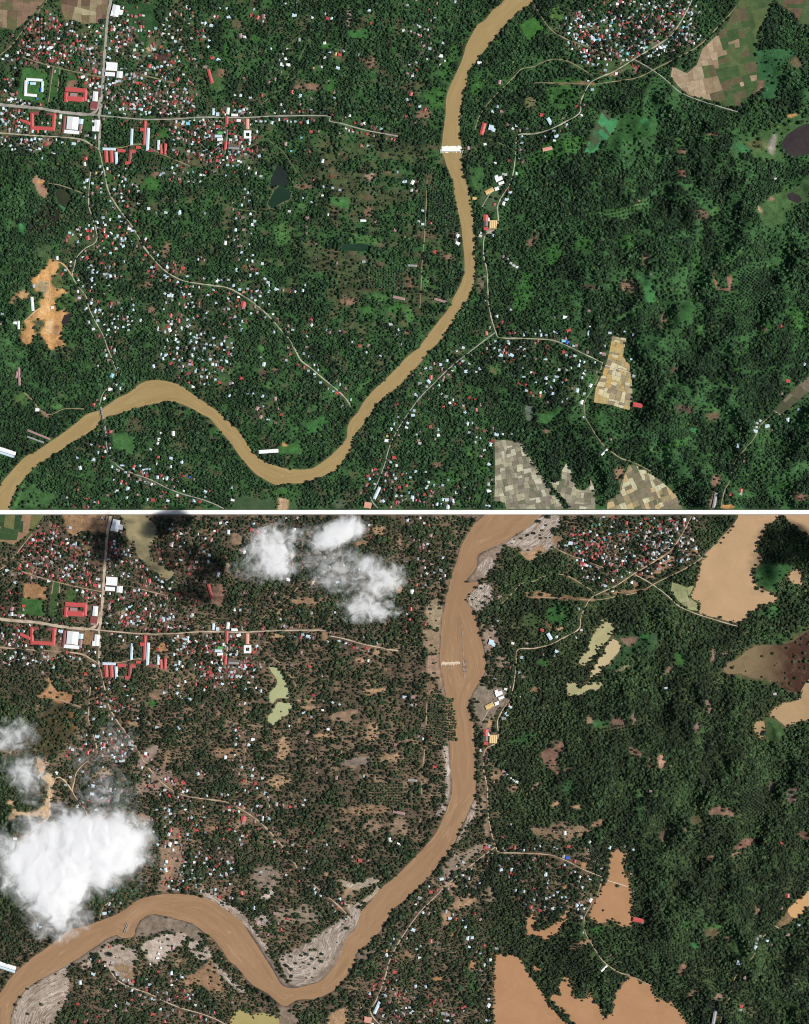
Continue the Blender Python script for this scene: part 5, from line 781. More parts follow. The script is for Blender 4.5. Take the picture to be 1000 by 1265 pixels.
def trunk_mesh(h, r0, r1, seed):
    r = np.random.default_rng(seed)
    V, F = [], []
    lean = r.uniform(-.08, .08, 2)
    for s in range(4):
        t = s / 3
        rad = (r0 + (r1 - r0) * t) * (1.35 if s == 0 else 1)
        for k in range(6):
            a = k * math.pi / 3
            V.append((rad * math.cos(a) + lean[0] * t * t, rad * math.sin(a) + lean[1] * t * t, -0.1 + (h + .1) * t))
    for s in range(3):
        for k in range(6):
            F.append((6 * s + k, 6 * s + (k + 1) % 6, 6 * s + 6 + (k + 1) % 6, 6 * s + 6 + k))
    if h < 1.5:     # limbs for the broadleaved kinds
        for k in range(4):
            a = k * 1.57 + r.uniform(-.4, .4); e = np.array([.5 * math.cos(a), .5 * math.sin(a), 1.35]); b0 = np.array([0, 0, .7])
            i = len(V); sd = np.array([-math.sin(a), math.cos(a), 0]) * .04
            V += [tuple(b0 + sd), tuple(b0 - sd), tuple(b0 + (0, 0, .1)), tuple(e)]
            F += [(i, i + 1, i + 3), (i + 1, i + 2, i + 3), (i + 2, i, i + 3)]
    return mesh_from('trunk', V, F, [M_BARK])

PROTO = [(crown_mesh(s), trunk_mesh(1.0, .1, .06, s)) for s in (1, 2, 3, 4)] + [(palm_mesh(s), trunk_mesh(1.75, .06, .045, s)) for s in (5, 6)]
PALM0 = 4
tree_protos = []   # (crown object, trunk object) of the first real tree of every kind

def make_tree(kind, x, y, z, r, tint, label, group, rz, name=None):
    palm = kind >= PALM0
    t = thing(name or ('palm_tree' if palm else 'broadleaf_tree'), label, 'tree', (float(x), float(y), float(z)), rz, group)
    t.scale = (r, r, r * random.uniform(.9, 1.2))
    c = new_obj('crown', PROTO[kind][0], t)
    c['tint'] = [float(v) for v in tint]
    k = new_obj('trunk', PROTO[kind][1], t)
    if len(tree_protos) <= kind: tree_protos.append((c, k))
    return t

# ------------------------------------------------------------------ field parcels
def clip(poly, px, py, nx, ny):
    out = []
    n = len(poly)
    for i in range(n):
        a, b = poly[i], poly[(i + 1) % n]
        da = (a[0] - px) * nx + (a[1] - py) * ny; db = (b[0] - px) * nx + (b[1] - py) * ny
        if da >= 0: out.append(a)
        if (da > 0) != (db > 0) and abs(da - db) > 1e-9:
            t = da / (da - db); out.append((a[0] + (b[0] - a[0]) * t, a[1] + (b[1] - a[1]) * t))
    return out

def parea(p):
    P = np.asarray(p)
    return 0.5 * abs(np.sum(P[:, 0] * np.roll(P[:, 1], -1) - np.roll(P[:, 0], -1) * P[:, 1])) if len(p) > 2 else 0

def split_field(poly, cell, ang, r, depth=0):
    if parea(poly) < cell * cell * r.uniform(0.4, 1.6) or depth > 9: return [poly]
    c, s = math.cos(R(ang)), math.sin(R(ang))
    P = np.asarray(poly); U = P[:, 0] * c + P[:, 1] * s; W = -P[:, 0] * s + P[:, 1] * c
    f = r.uniform(0.3, 0.7)
    jit = r.uniform(-9, 9)
    if (U.max() - U.min()) > (W.max() - W.min()) * r.uniform(.5, 1.7):
        m = U.min() + f * (U.max() - U.min()); w0 = (W.max() + W.min()) / 2
        c2, s2 = math.cos(R(ang + jit)), math.sin(R(ang + jit)); q = (m * c - w0 * s, m * s + w0 * c); nrm = (c2, s2)
    else:
        m = W.min() + f * (W.max() - W.min()); u0 = (U.max() + U.min()) / 2
        c2, s2 = math.cos(R(ang + jit)), math.sin(R(ang + jit)); q = (u0 * c - m * s, u0 * s + m * c); nrm = (-s2, c2)
    out = []
    for sg in (1, -1):
        p = clip(poly, q[0], q[1], nrm[0] * sg, nrm[1] * sg)
        if len(p) >= 3 and parea(p) > 3: out += split_field(p, cell, ang, r, depth + 1)
    return out

def slab(name, poly, t, ztop, zbot, mat, parent=None):
    """flat sheet with a skirt round it"""
    P = np.asarray(poly, float)
    X, Y = wx(P[:, 0]), wy(P[:, 1], t)
    A = 0.5 * np.sum(X * np.roll(Y, -1) - np.roll(X, -1) * Y)
    if A < 0: X, Y = X[::-1], Y[::-1]
    n = len(X)
    V = [(x, y, ztop) for x, y in zip(X, Y)] + [(x, y, zbot) for x, y in zip(X, Y)]
    F = [tuple(range(n))] + [(i, n + i, n + (i + 1) % n, (i + 1) % n) for i in range(n)]
    return new_obj(name, mesh_from(name, V, F, [mat]), parent)

_pm = {}
def parcel_mat(c):
    if c not in _pm:
        _pm[c] = mat_noisy('parcel_crop', tuple(x * .82 for x in c), tuple(x * 1.15 for x in c), 0.04, b2=tuple(x * .68 for x in c), scale2=0.14)
    return _pm[c]
M_PATH = mat_noisy('concrete_path', (0.60, 0.54, 0.45), (0.5, 0.44, 0.36), 0.1)
M_BUND = mat_noisy('field_bund', (0.07, 0.09, 0.04), (0.17, 0.15, 0.09), 0.04)
M_WATER = {k: mat_water('still_water_' + k, a, b, tuple(x * 1.05 for x in b), 0.008 if k not in ('pool', 'maroon') else 0.011, 0.35) for k, (a, b) in WM.items()}
def lake_mat():
    m, nt, out = nodes_mat('silty_lake_water')
    tc = nt.nodes.new('ShaderNodeNewGeometry').outputs['Position']
    sx = nt.nodes.new('ShaderNodeSeparateXYZ'); nt.links.new(tc, sx.inputs[0])
    ad = nt.nodes.new('ShaderNodeMath'); ad.operation = 'MULTIPLY_ADD'; ad.inputs[1].default_value = 130.0
    nt.links.new(noise_fac(nt, 0.012, 5, 0.2, 0.8, distort=.8), ad.inputs[0]); nt.links.new(sx.outputs[0], ad.inputs[2])
    mr = nt.nodes.new('ShaderNodeMapRange'); mr.interpolation_type = 'SMOOTHSTEP'; mr.inputs[1].default_value = 1325.0; mr.inputs[2].default_value = 1520.0
    nt.links.new(ad.outputs[0], mr.inputs[0])
    c = mix_rgb(nt, mr.outputs[0], (0.185, 0.135, 0.072), (0.048, 0.02, 0.012))
    c = mix_rgb(nt, noise_fac(nt, 0.03, 5, 0.5, 0.75), c, (0.11, 0.075, 0.04))
    bsdf(nt, out, c, 0.35, 0.2)
    return m
M_WATER['maroon'] = lake_mat()
M_ROADS = {('main', 0): mat_noisy('asphalt_road', (0.22, 0.205, 0.18), (0.36, 0.335, 0.29), 0.03), ('pale', 0): mat_noisy('pale_road', (0.42, 0.38, 0.29), (0.26, 0.235, 0.17), 0.03),
           ('dirt', 0): mat_noisy('earth_road', (0.27, 0.21, 0.13), (0.20, 0.17, 0.10), 0.06), ('grass', 0): mat_noisy('grass_lane', (0.12, 0.14, 0.07), (0.08, 0.12, 0.05), 0.06), ('sand', 0): mat_noisy('sand_road', (0.50, 0.32, 0.17), (0.42, 0.26, 0.13), 0.06),
           ('main', 1): mat_noisy('muddy_asphalt', (0.50, 0.41, 0.31), (0.30, 0.23, 0.16), 0.03), ('pale', 1): mat_noisy('muddy_road', (0.50, 0.39, 0.27), (0.27, 0.195, 0.13), 0.03),
           ('dirt', 1): mat_noisy('muddy_track', (0.36, 0.27, 0.17), (0.26, 0.19, 0.12), 0.06), ('grass', 1): mat_noisy('muddy_lane', (0.32, 0.23, 0.14), (0.2, 0.15, 0.09), 0.06), ('sand', 1): mat_noisy('washed_sand_road', (0.56, 0.43, 0.29), (0.5, 0.36, 0.22), 0.06)}

# ------------------------------------------------------------------ house shapes
def gable(w, d, h, rise, over=0.6):
    """wall and roof meshes data, ridge along the longer side"""
    a, b = w / 2, d / 2
    wv = [(-a, -b, -1.2), (a, -b, -1.2), (a, b, -1.2), (-a, b, -1.2), (-a, -b, h), (a, -b, h), (a, b, h), (-a, b, h)]
    wf = [(0, 1, 5, 4), (1, 2, 6, 5), (2, 3, 7, 6), (3, 0, 4, 7)]
    A, B = a + over, b + over
    e = h - 0.15
    if w >= d:
        rv = [(-A, -B, e), (A, -B, e), (A, B, e), (-A, B, e), (-A * .86, 0, h + rise), (A * .86, 0, h + rise)]
        rf = [(0, 1, 5, 4), (2, 3, 4, 5), (1, 2, 5), (3, 0, 4), (0, 3, 2, 1)]
    else:
        rv = [(-A, -B, e), (A, -B, e), (A, B, e), (-A, B, e), (0, -B * .86, h + rise), (0, B * .86, h + rise)]
        rf = [(1, 2, 5, 4), (3, 0, 4, 5), (0, 1, 4), (2, 3, 5), (0, 3, 2, 1)]
    return wv, wf, rv, rf
_hm = {}
def house_meshes(code, size):
    if (code, size) not in _hm:
        w, d = [(9.5, 6.8), (10.8, 7.4), (14.5, 9.4)][size]
        wv, wf, rv, rf = gable(w, d, 3.4, 1.7)
        _hm[(code, size)] = (mesh_from('wall', wv, wf, [M_WALL]), mesh_from('roof', rv, rf, [M_ROOF[code]]))
    return _hm[(code, size)]

# ------------------------------------------------------------------ one landscape
def lerp(a, b, f):
    return a + (np.asarray(b, float) - a) * f[..., None]

def build_tile(t):
    r = np.random.default_rng(70 + t)
    NX, NY = 561, 346
    gx = np.linspace(-60, 1060, NX)
    gy = np.linspace(-60, 630, NY) if t == 0 else np.linspace(-0.5, 690, NY)
    X, Y = np.meshgrid(gx, gy)
    river = smooth_poly(RIVER_B if t else RIVER_A, 4.0)
    fields = FIELDS_B if t else FIELDS_A
    waters = WATERS_B if t else WATERS_A
    sdr = sdist(river, X, Y)
    if t:
        sdr = sdr + (fbm(X, Y, 7, 5, 3) - .5) * 1.5
    flat = sstep(6, 45, sdr)
    sdw = []
    for _, P, k, _n in waters:
        P = smooth_poly(P, 5.0)
        d = sdist(P, X, Y) + (fbm(X, Y, 8, 6, 3) - .5) * 3.0
        sdw.append(d); flat = np.minimum(flat, sstep(5, 35, d))
    sdf = []
    for f in fields:
        d = sdist(f[1], X, Y); sdf.append(d); flat = np.minimum(flat, sstep(3, 30, d))
    # relief
    hills = np.maximum(sstep(625, 780, X) * (1 - .85 * sstep(120, 60, Y)), sstep(110, 20, X) * sstep(190, 260, Y) * sstep(520, 440, Y) * .7)
    Hn = np.abs(fbm(X, Y, 75, 3, 4, .5) - .5) * 2
    H = hills * flat * (1 - sstep(0, .6, Hn)) * 52 + flat * fbm(X, Y, 40, 9, 3) * 2.0
    # ground cover
    n1 = fbm(X, Y, 16, 21, 4, .6); n2 = fbm(X, Y, 46, 31, 3); n3 = fbm(X, Y, 11, 41, 3); n4 = fbm(X, Y * 3.2, 40, 51, 3)
    settled = (1 - sstep(560, 640, X)) * (1 - .8 * sstep(110, 30, X) * sstep(180, 230, Y))
    settled = np.maximum(settled, .7 * sstep(60, 30, np.abs(X - 690)) * sstep(60, 20, np.abs(Y - 450)))
    stripe = sstep(360, 400, X) * sstep(560, 530, X) * sstep(150, 200, Y) * sstep(420, 380, Y)
    C = np.zeros(X.shape + (3,)) + np.array((0.020, 0.044, 0.017))
    C = lerp(C, (0.030, 0.076, 0.024), sstep(.46, .64, n1))
    C = lerp(C, (0.046, 0.108, 0.036), sstep(.60, .74, n1) * .8)
    n5 = fbm(X, Y, 8, 141, 3, .55); n6 = fbm(X * .38, Y * 1.5, 11, 151, 3, .55)
    plotz = np.maximum(stripe, .75 * sstep(230, 330, X) * sstep(560, 530, X) * sstep(120, 200, Y) * sstep(440, 380, Y))
    clear = np.clip(sstep(.60, .70, n5) * .9 + plotz * sstep(.58, .68, n6) * .6, 0, 1) * (1 - .45 * sstep(620, 700, X))
    C = lerp(C, (0.042, 0.105, 0.034), clear * .8)
    yard = np.zeros(X.shape)
    for ox, oy, s in H_LISTS:
        for e in s.replace('\n', '').split(','):
            a, b, c = e.split(); hx, hy = ox + int(a) / 4, oy + int(b) / 4
            i0, j0 = np.searchsorted(gx, hx - 9), np.searchsorted(gy, hy - 9)
            yard[j0:j0 + 9, i0:i0 + 9] += np.exp(-((X[j0:j0 + 9, i0:i0 + 9] - hx) ** 2 + (Y[j0:j0 + 9, i0:i0 + 9] - hy) ** 2) / 12.0)
    for cx, cy, rx, ry, n, pal in H_FILL:
        yard += np.exp(-(((X - cx) / rx) ** 2 + ((Y - cy) / ry) ** 2) * 1.2) * min(1.2, n / (rx * ry) * 18)
    yard = np.clip(yard, 0, 1.3) * sstep(.40, .62, fbm(X, Y, 7, 161, 3))
    C = lerp(C, (0.15, 0.125, 0.085) if not t else (0.19, 0.14, 0.10), np.clip(yard * .55, 0, .75))
    valley = (1 - sstep(.03, .16, np.abs(fbm(X, Y, 60, 61, 3) - .5) * 2)) * hills
    C = lerp(C, (0.046, 0.115, 0.040), valley * .85)
    brown = settled * sstep(.60, .70, n3) * .7 + stripe * sstep(.55, .62, n4) * .5
    C = lerp(C, (0.11, 0.085, 0.05), np.clip(brown * .8, 0, 1))
    D = 0.97 - .28 * sstep(.50, .68, n1) - .05 * settled - .55 * valley - .25 * brown - .5 * clear - .28 * np.clip(yard, 0, 1)
    D = np.where(hills > .5, np.clip(D - .10 * sstep(.5, .6, n3), .3, 1), D) - stripe * sstep(.5, .6, n4) * .3
    if t:
        mud = (1 - sstep(575, 660, X)) * (1 - .9 * sstep(60, 10, X) * sstep(200, 260, Y) * sstep(560, 430, Y))
        mud = np.maximum(mud, .85 * sstep(75, 40, np.abs(X - 690)) * sstep(75, 30, np.abs(Y - 450)))
        mud = np.maximum(mud, .75 * sstep(120, 80, np.abs(X - 780)) * sstep(90, 50, Y))
        mud = np.maximum(mud, .22); plotm = plotz * sstep(.48, .60, n6)
        mm = fbm(X, Y, 26, 77, 4, .6)
        C = C * np.array((.95, .85, .85))
        C = lerp(C, (0.088, 0.066, 0.044), np.full(X.shape, .8) * mud)
        mc = lerp(lerp(np.zeros(C.shape) + np.array((0.098, 0.072, 0.05)), (0.165, 0.115, 0.075), sstep(.42, .70, mm)), (0.25, 0.17, 0.105), sstep(.62, .84, n3))
        f = np.clip(mud * sstep(.38, .60, mm * .55 + n1 * .45 + (mud - .8) * .25 + .16 * plotm + .10 * clear), 0, 1)
        C = C * (1 - f[..., None]) + mc * f[..., None]
        D = np.maximum(D + .08 * mud, .78 * (1 - f * .22)) - f * .08 * mud - plotm * .16 - .15 * np.clip(yard, 0, 1)
        near = sstep(32, 4, sdr) * (X > 540)
        C = lerp(C, (0.24, 0.165, 0.115), near * .35)
    SA = np.zeros(X.shape)
    for P, col, dens, fe, en in (P_FLOOD if t else P_COMMON):
        P = np.asarray(P)
        x0, y0 = P.min(0) - 8; x1, y1 = P.max(0) + 8
        ix = slice(max(0, np.searchsorted(gx, x0)), np.searchsorted(gx, x1)); iy = slice(max(0, np.searchsorted(gy, y0)), np.searchsorted(gy, y1))
        if ix.stop <= ix.start or iy.stop <= iy.start: continue
        xs, ys = X[iy, ix], Y[iy, ix]
        d = sdist(P, xs, ys) + (fbm(xs, ys, 9, 15, 3) - .5) * 2.2 * en
        f = 1 - sstep(-fe, fe * .6, d)
        sandy = t and col[2] > 0.15 and float(np.median(sdr[iy, ix])) < 26
        var = .72 + .56 * fbm(xs, ys, 6 if not sandy else 4, 85, 3)
        if False: var = var * (.42 + 1.15 * sstep(.36, .64, fbm(sdr[iy, ix] * 3.2 + 40, (xs + ys) * .35, 9, 88, 3)))
        cc = np.asarray(col)[None, None, :] * var[..., None]
        C[iy, ix] = C[iy, ix] * (1 - f[..., None]) + cc * f[..., None]
        D[iy, ix] = D[iy, ix] * (1 - f) + dens * f
        SA[iy, ix] = SA[iy, ix] * (1 - f) + (f * min(1, .55 + (col[2] - .15) * 4) if sandy else 0)
    # water beds
    wl = -1.0
    bankc = np.array((0.075, 0.055, 0.042)) if t else np.array((0.09, 0.09, 0.045))
    C = lerp(C, bankc, sstep(2.2, .2, sdr) * .85)
    H = np.minimum(H, wl + np.clip(.35 * sdr * S, -4, 1e9))
    D = np.where(sdr < (.9 if not t else 1.6), 0, D)
    for (lab, P, k, nm), d in zip(waters, sdw):
        H = np.minimum(H, wl + np.clip(.35 * d * S, -2.5, 1e9))
        if t: C = lerp(C, (0.13, 0.09, 0.055), sstep(5, 0, d) * .6)
        edge_ = -1.8 if t and nm == 'flood_water' else .6
        D = np.where(d < edge_, (0.02 + .05 * (X > 955)) if k == 'maroon' else .02 if k == 'olive' else 0.0008 if t else 0, np.where(d < .6, D * .6, D))
    for d in sdf:
        H = np.where(d < 2.5, -0.35, H); D = np.where(d < .6, 0, D)
        C = np.where((d < 1.5)[..., None], np.array((0.06, 0.09, 0.035)), C)
    ditch = pdist(L('643,545 655,565 670,587 684,608 697,622 714,634'), X, Y)
    D = np.where(ditch < 2.2, .9, D); H = np.where(ditch < 2.6, np.maximum(H, .25), H)
    C = np.where((ditch < 2.6)[..., None], np.array((0.03, 0.055, 0.022)), C)
    # one sheet with a skirt
    V = np.stack([wx(X), wy(Y, t), H], -1).reshape(-1, 3)
    idx = np.arange(NX * NY).reshape(NY, NX)
    Q = np.stack([idx[:-1, :-1], idx[1:, :-1], idx[1:, 1:], idx[:-1, 1:]], -1).reshape(-1, 4)
    rim = np.concatenate([idx[0, :], idx[1:, -1], idx[-1, -2::-1], idx[-2:0:-1, 0]])
    lo = V[rim].copy(); lo[:, 2] = -8.9
    base = len(V); k = np.arange(len(rim)); k2 = (k + 1) % len(rim)
    Q = np.concatenate([Q, np.stack([rim[k], rim[k2], base + k2, base + k], -1)])
    me = fast_mesh('ground', np.concatenate([V, lo]), Q, M_GROUND)
    ca = me.color_attributes.new('col', 'FLOAT_COLOR', 'POINT')
    Cf = np.ones((len(V) + len(lo), 4), np.float32); Cf[:len(V), :3] = C.reshape(-1, 3); Cf[len(V):, :3] = (.12, .09, .06)
    ca.data.foreach_set('color', Cf.ravel())
    for nm_, A_ in (('sand', SA), ('bank', sdr * S)):
        a_ = me.attributes.new(nm_, 'FLOAT', 'POINT'); vv = np.zeros(len(V) + len(lo), np.float32); vv[:len(V)] = A_.ravel(); a_.data.foreach_set('value', vv)
    me.polygons.foreach_set('use_smooth', np.ones(len(me.polygons), bool))
    g = structure(new_obj('ground', me), ['green wooded ground of the river valley', 'brown muddy ground of the flooded river valley'][t]); g['category'] = 'ground'

    def samp(A, x, y):
        fx = np.clip((np.asarray(x, float) - gx[0]) / (gx[1] - gx[0]), 0, NX - 1.001); fy = np.clip((np.asarray(y, float) - gy[0]) / (gy[1] - gy[0]), 0, NY - 1.001)
        i, j = fx.astype(int), fy.astype(int); u, v = fx - i, fy - j
        if A.ndim == 3: u, v = u[..., None], v[..., None]
        return (A[j, i] * (1 - u) + A[j, i + 1] * u) * (1 - v) + (A[j + 1, i] * (1 - u) + A[j + 1, i + 1] * u) * v

    # occupancy raster, one cell per half unit
    OC = np.zeros((int(700 / .5), int(1130 / .5)), bool)
    ocx = (np.arange(OC.shape[1]) + .5) * .5 - 65; ocy = (np.arange(OC.shape[0]) + .5) * .5 - 5 - (60 if t == 0 else 0)
    def stamp(x, y, rad, test=False):
        i0 = int((x - rad + 65) / .5); i1 = int((x + rad + 65) / .5) + 1
        j0 = int((y - rad - ocy[0] + .25) / .5); j1 = int((y + rad - ocy[0] + .25) / .5) + 1
        i0, j0 = max(i0, 0), max(j0, 0)
        sub = OC[j0:j1, i0:i1]
        if sub.size == 0: return False
        m = (ocx[i0:i1][None] - x) ** 2 + (ocy[j0:j1][:, None] - y) ** 2 <= rad * rad
        if test: return bool((sub & m).any())
        sub |= m

    # ---- river, ponds, flood sheets
    wet = (sdr[:-1, :-1] < 3.2) | (sdr[1:, :-1] < 3.2) | (sdr[1:, 1:] < 3.2) | (sdr[:-1, 1:] < 3.2)
    Qr = np.stack([idx[:-1, :-1], idx[1:, :-1], idx[1:, 1:], idx[:-1, 1:]], -1)[wet]
    used, inv = np.unique(Qr, return_inverse=True)
    Vr = V[used].copy(); Vr[:, 2] = wl
    mr_ = fast_mesh('river', Vr, inv.reshape(-1, 4), M_RIVER[t])
    a_ = mr_.attributes.new('bank', 'FLOAT', 'POINT'); a_.data.foreach_set('value', (sdr.ravel()[used] * S).astype(np.float32))
    rv = structure(new_obj('river', mr_), ['smooth ochre brown river winding through the green valley', 'swollen reddish brown river winding through the flooded valley'][t]); rv['category'] = 'river'
    for wi, (lab, Pw, k, nm) in enumerate(waters):
        Pw = offset_poly(smooth_poly(Pw, 5.0), 2.6)
        Pw[:, 1] = np.clip(Pw[:, 1], gy[0] + .5, gy[-1] - .5)
        o = structure(slab(nm, Pw, t, wl + .02 + .025 * wi, wl - .3, M_WATER[k]), lab); o['category'] = {'lake': 'lake', 'pond': 'pond'}.get(nm, 'flood water')
    # ---- fields
    for lab, Pf, cell, ang, pal in fields:
        Pf = [(x, min(max(y, gy[0] + .6), gy[-1] - .6)) for x, y in Pf]
        root = structure(slab('paddy_field', Pf, t, 0.1, -1.2, M_BUND), lab); root['category'] = 'field'
        for c in split_field(Pf, cell, ang, r):
            q = offset_poly(c, -r.uniform(.08, .26))
            if parea(q) < 3: continue
            cx, cy = np.mean(np.asarray(c), 0)
            pk = pal
            if pal == 'rice':
                pk = 'rice_tan' if (cx < 893 and not (cx > 862 and 80 < cy < 90) and cx - 826 < 72 - max(0, cy - 100) * .9) else 'rice_green'
                if r.random() < .07: pk = 'rice_green' if pk == 'rice_tan' else 'rice_tan'
            slab('parcel', q, t, 0.45 + r.uniform(-.06, .06), -.6, parcel_mat(PAL[pk][r.integers(len(PAL[pk]))]), root)
    # ---- roads
    for i, (pts, hw, cls, lab) in enumerate(ROADS):
        L_ = smooth_line(pts, 1.6)
        keep = (L_[:, 1] > gy[0] + 1) & (L_[:, 1] < gy[-1] - 1)
        segs, cur = [], []
        ds = samp(sdr, L_[:, 0], L_[:, 1])
        for p, kk, d_ in zip(L_, keep, ds):
            if t and cls in ('pale', 'dirt', 'grass') and i != 7 and float(vnoise(p[0], p[1], 14, 133)) < .30: kk = False
            if kk and d_ > 1.0: cur.append(p)
            else:
                if len(cur) > 2: segs.append(cur)
                cur = []
        if len(cur) > 2: segs.append(cur)
        if not segs: continue
        Vs, Fs = [], []
        for sg in segs:
            sg = np.array(sg); T = np.gradient(sg, axis=0); T /= np.linalg.norm(T, axis=1, keepdims=True) + 1e-9
            N = np.stack([-T[:, 1], T[:, 0]], 1)
            b0 = len(Vs)
            for p, n in zip(sg, N):
                w = max(hw * (.72 if i > 2 else .95), .62) * (1 + .6 * (vnoise(p[0], p[1], 5, 91) - .5) * (1 if cls in ('main',) else 2)) * (.9 if t and cls == 'pale' else 1)
                for s_ in (-1, -.9, .9, 1):
                    q = p + n * w * s_
                    z = float(samp(H, q[0], q[1])); z = max(z, float(samp(H, p[0], p[1]))) + (.55 if abs(s_) < .95 else -.6)
                    Vs.append((float(wx(q[0])), float(wy(q[1], t)), z))
                stamp(p[0], p[1], hw * .8 + (1.15 if cls != 'grass' else .5))
            for k_ in range(len(sg) - 1):
                for s_ in range(3):
                    a = b0 + 4 * k_ + s_
                    Fs.append((a, a + 4, a + 5, a + 1))
        m2 = mesh_from('road', Vs, Fs, [M_ROADS[(cls, t)]])
        o = structure(new_obj({'main': 'road', 'pale': 'road', 'dirt': 'earth_track', 'grass': 'lane', 'sand': 'sand_track'}[cls], m2), lab + ', ' + SUFFIX[t]); o['category'] = 'road'

    for (x0, y0, x1, y1), lab in (((748, 451, 776, 459.5), 'pale footpath embankment crossing the paddy field'), ((956, 507, 967, 513.5), 'pale causeway crossing the long narrow field')):
        o = structure(slab('footpath', [(x0, y0 - .45), (x1, y1 - .45), (x1, y1 + .45), (x0, y0 + .45)], t, 1.0, -1.4, M_PATH), lab + ', ' + SUFFIX[t]); o['category'] = 'path'
    # ---- large buildings
    for nm, lab, cat, bx, by, wings, keep in BIG:
        if 'ab'[t] not in keep: continue
        z = float(samp(H, bx, by))
        root = thing(nm, lab + ', ' + SUFFIX[t], cat, (float(wx(bx)), float(wy(by, t)), z))
        assert len(root['label'].split()) <= 16, root['label']
        for dx, dy, w, d, rot, code in wings:
            wv, wf, rvx, rf = gable(w * S, d * S, 4.5, .12 * min(w, d) * S, .5)
            wo_ = new_obj('wall', mesh_from('wall', wv, wf, [M_WALL]), root); ro = new_obj('roof', mesh_from('roof', rvx, rf, [M_ROOF[code]]), root)
            for o in (wo_, ro):
                o.location = (dx * S, -dy * S, 0); o.rotation_euler = (0, 0, -R(rot))
            n = max(1, int(max(w, d) / 2)); c, s_ = math.cos(R(rot)), math.sin(R(rot))
            for q in range(n + 1):
                f = (q / n - .5) * (max(w, d) - min(w, d) * .5)
                ex, ey = (f * c, f * s_) if w >= d else (-f * s_, f * c)
                stamp(bx + dx + ex, by + dy + ey, min(w, d) / 2 + 1.2)
    # ---- houses
    HS = []
    for ox, oy, s in H_LISTS:
        for e in s.replace('\n', '').split(','):
            a, b, c = e.split()
            HS.append((ox + int(a) / 4, oy + int(b) / 4, c[0], 2 if len(c) > 1 else 1, True))
    for cx, cy, rx, ry, n, pal in H_FILL:
        for _ in range(int(n * 1.25)):
            a = r.uniform(0, 6.283); q = math.sqrt(r.random())
            HS.append((cx + rx * q * math.cos(a), cy + ry * q * math.sin(a), pal[r.integers(len(pal))], 0, False))
    for ri, n, off in H_ROADSIDE:
        L_ = smooth_line(ROADS[ri][0], 1.5)
        for _ in range(n):
            k = r.integers(1, len(L_) - 1); T = L_[k + 1] - L_[k - 1]; T /= np.linalg.norm(T)
            o_ = r.choice((-1, 1)) * (ROADS[ri][1] + 2.6 + r.exponential(2.0))
            HS.append((L_[k][0] - T[1] * o_, L_[k][1] + T[0] * o_, 'bbwprpd'[r.integers(7)], 0, False))
    good = []
    allw = np.minimum.reduce([sdr] + sdw + [d for d in sdf])
    for x, y, c, sz, ex in HS:
        if not (1 < x < 999 and gy[0] + 3 < y < gy[-1] - 3 and -1 < y < 632): continue
        if float(samp(allw, x, y)) < (2.0 if ex else 3): continue
        if t and float(samp(sdr, x, y)) < 5: continue
        if t and r.random() < .13: continue
        if t and (c in 'wbc') and r.random() < .35: c = 'g' if r.random() < .4 else 'p' if r.random() < .5 else 'b'
        if stamp(x, y, .7 if ex else .9, True): continue
        stamp(x, y, 1.55 + .45 * sz)
        rot = r.choice([0, 90]) + r.normal(-6, 14)
        good.append((x, y, c, sz, rot))
    order = sorted(range(len(good)), key=lambda i: (-good[i][3] if good[i][3] else 0, (good[i][0] * 7.1 + good[i][1] * 3.3) % 1))
    near = set(order[:150])
    Vh, Fh, Ch = [], [], []
    for i, (x, y, c, sz, rot) in enumerate(good):
        X0, Y0 = float(wx(x)), float(wy(y, t)); z = float(samp(H, x, y))
        if i in near:
            zn = zone(x, y)
            root = thing('house', f'{ROOF_WORD[c]} roofed house {zn}, {SUFFIX[t]}', 'house', (X0, Y0, z), R(rot), f'houses {zn}, {SUFFIX[t]}')
            wm, rm = house_meshes(c, sz)
            new_obj('wall', wm, root); new_obj('roof', rm, root)
            k = r.uniform(.9, 1.12); root.scale = (k, k * r.uniform(.9, 1.15), 1)
        else:
            w, d = [(10, 7.2), (10.8, 7.6), (14, 9.2)][sz]; k = r.uniform(.62, 1.12)
            wv, wf, rvx, rf = gable(w * k, d * k * r.uniform(.85, 1.2), 3.2, 1.6)
            cs, sn = math.cos(R(rot)), math.sin(R(rot))
            jit = r.uniform(.55, 1.08)
            for vv, ff, cc in ((wv, wf, (.45, .42, .37)), (rvx, rf, [min(.85, q * jit) for q in ROOF[c]])):
                b0 = len(Vh)
                Vh += [(X0 + a * cs - b * sn, Y0 + a * sn + b * cs, z + h) for a, b, h in vv]
                for f_ in ff:
                    Fh.append(tuple(b0 + q for q in f_)); Ch.append(cc)
    me = mesh_from('small_houses', Vh, Fh, [M_HOUSES])
    at = me.attributes.new('col', 'FLOAT_COLOR', 'FACE')
    Ca = np.ones((len(Ch), 4), np.float32); Ca[:, :3] = np.array(Ch); at.data.foreach_set('color', Ca.ravel())
    o = new_obj('small_houses', me); o['kind'] = 'stuff'; o['category'] = 'houses'; o['label'] = ['scatter of small mixed roofed houses through the green valley', 'scatter of small mud stained houses through the flooded valley'][t]

    # ---- trees: points first
    sp = 2.6
    cand = []
    nx_, ny_ = int(1070 / sp), int(700 / (sp * .866))
    for j in range(ny_):
        yy = gy[0] + j * sp * .866
        if yy > gy[-1]: break
        xx = -35 + np.arange(nx_) * sp + (j % 2) * sp / 2
        cand.append(np.stack([xx + r.uniform(-1.0, 1.0, nx_), np.full(nx_, yy) + r.uniform(-1.0, 1.0, nx_)], 1))
    cand = np.concatenate(cand)
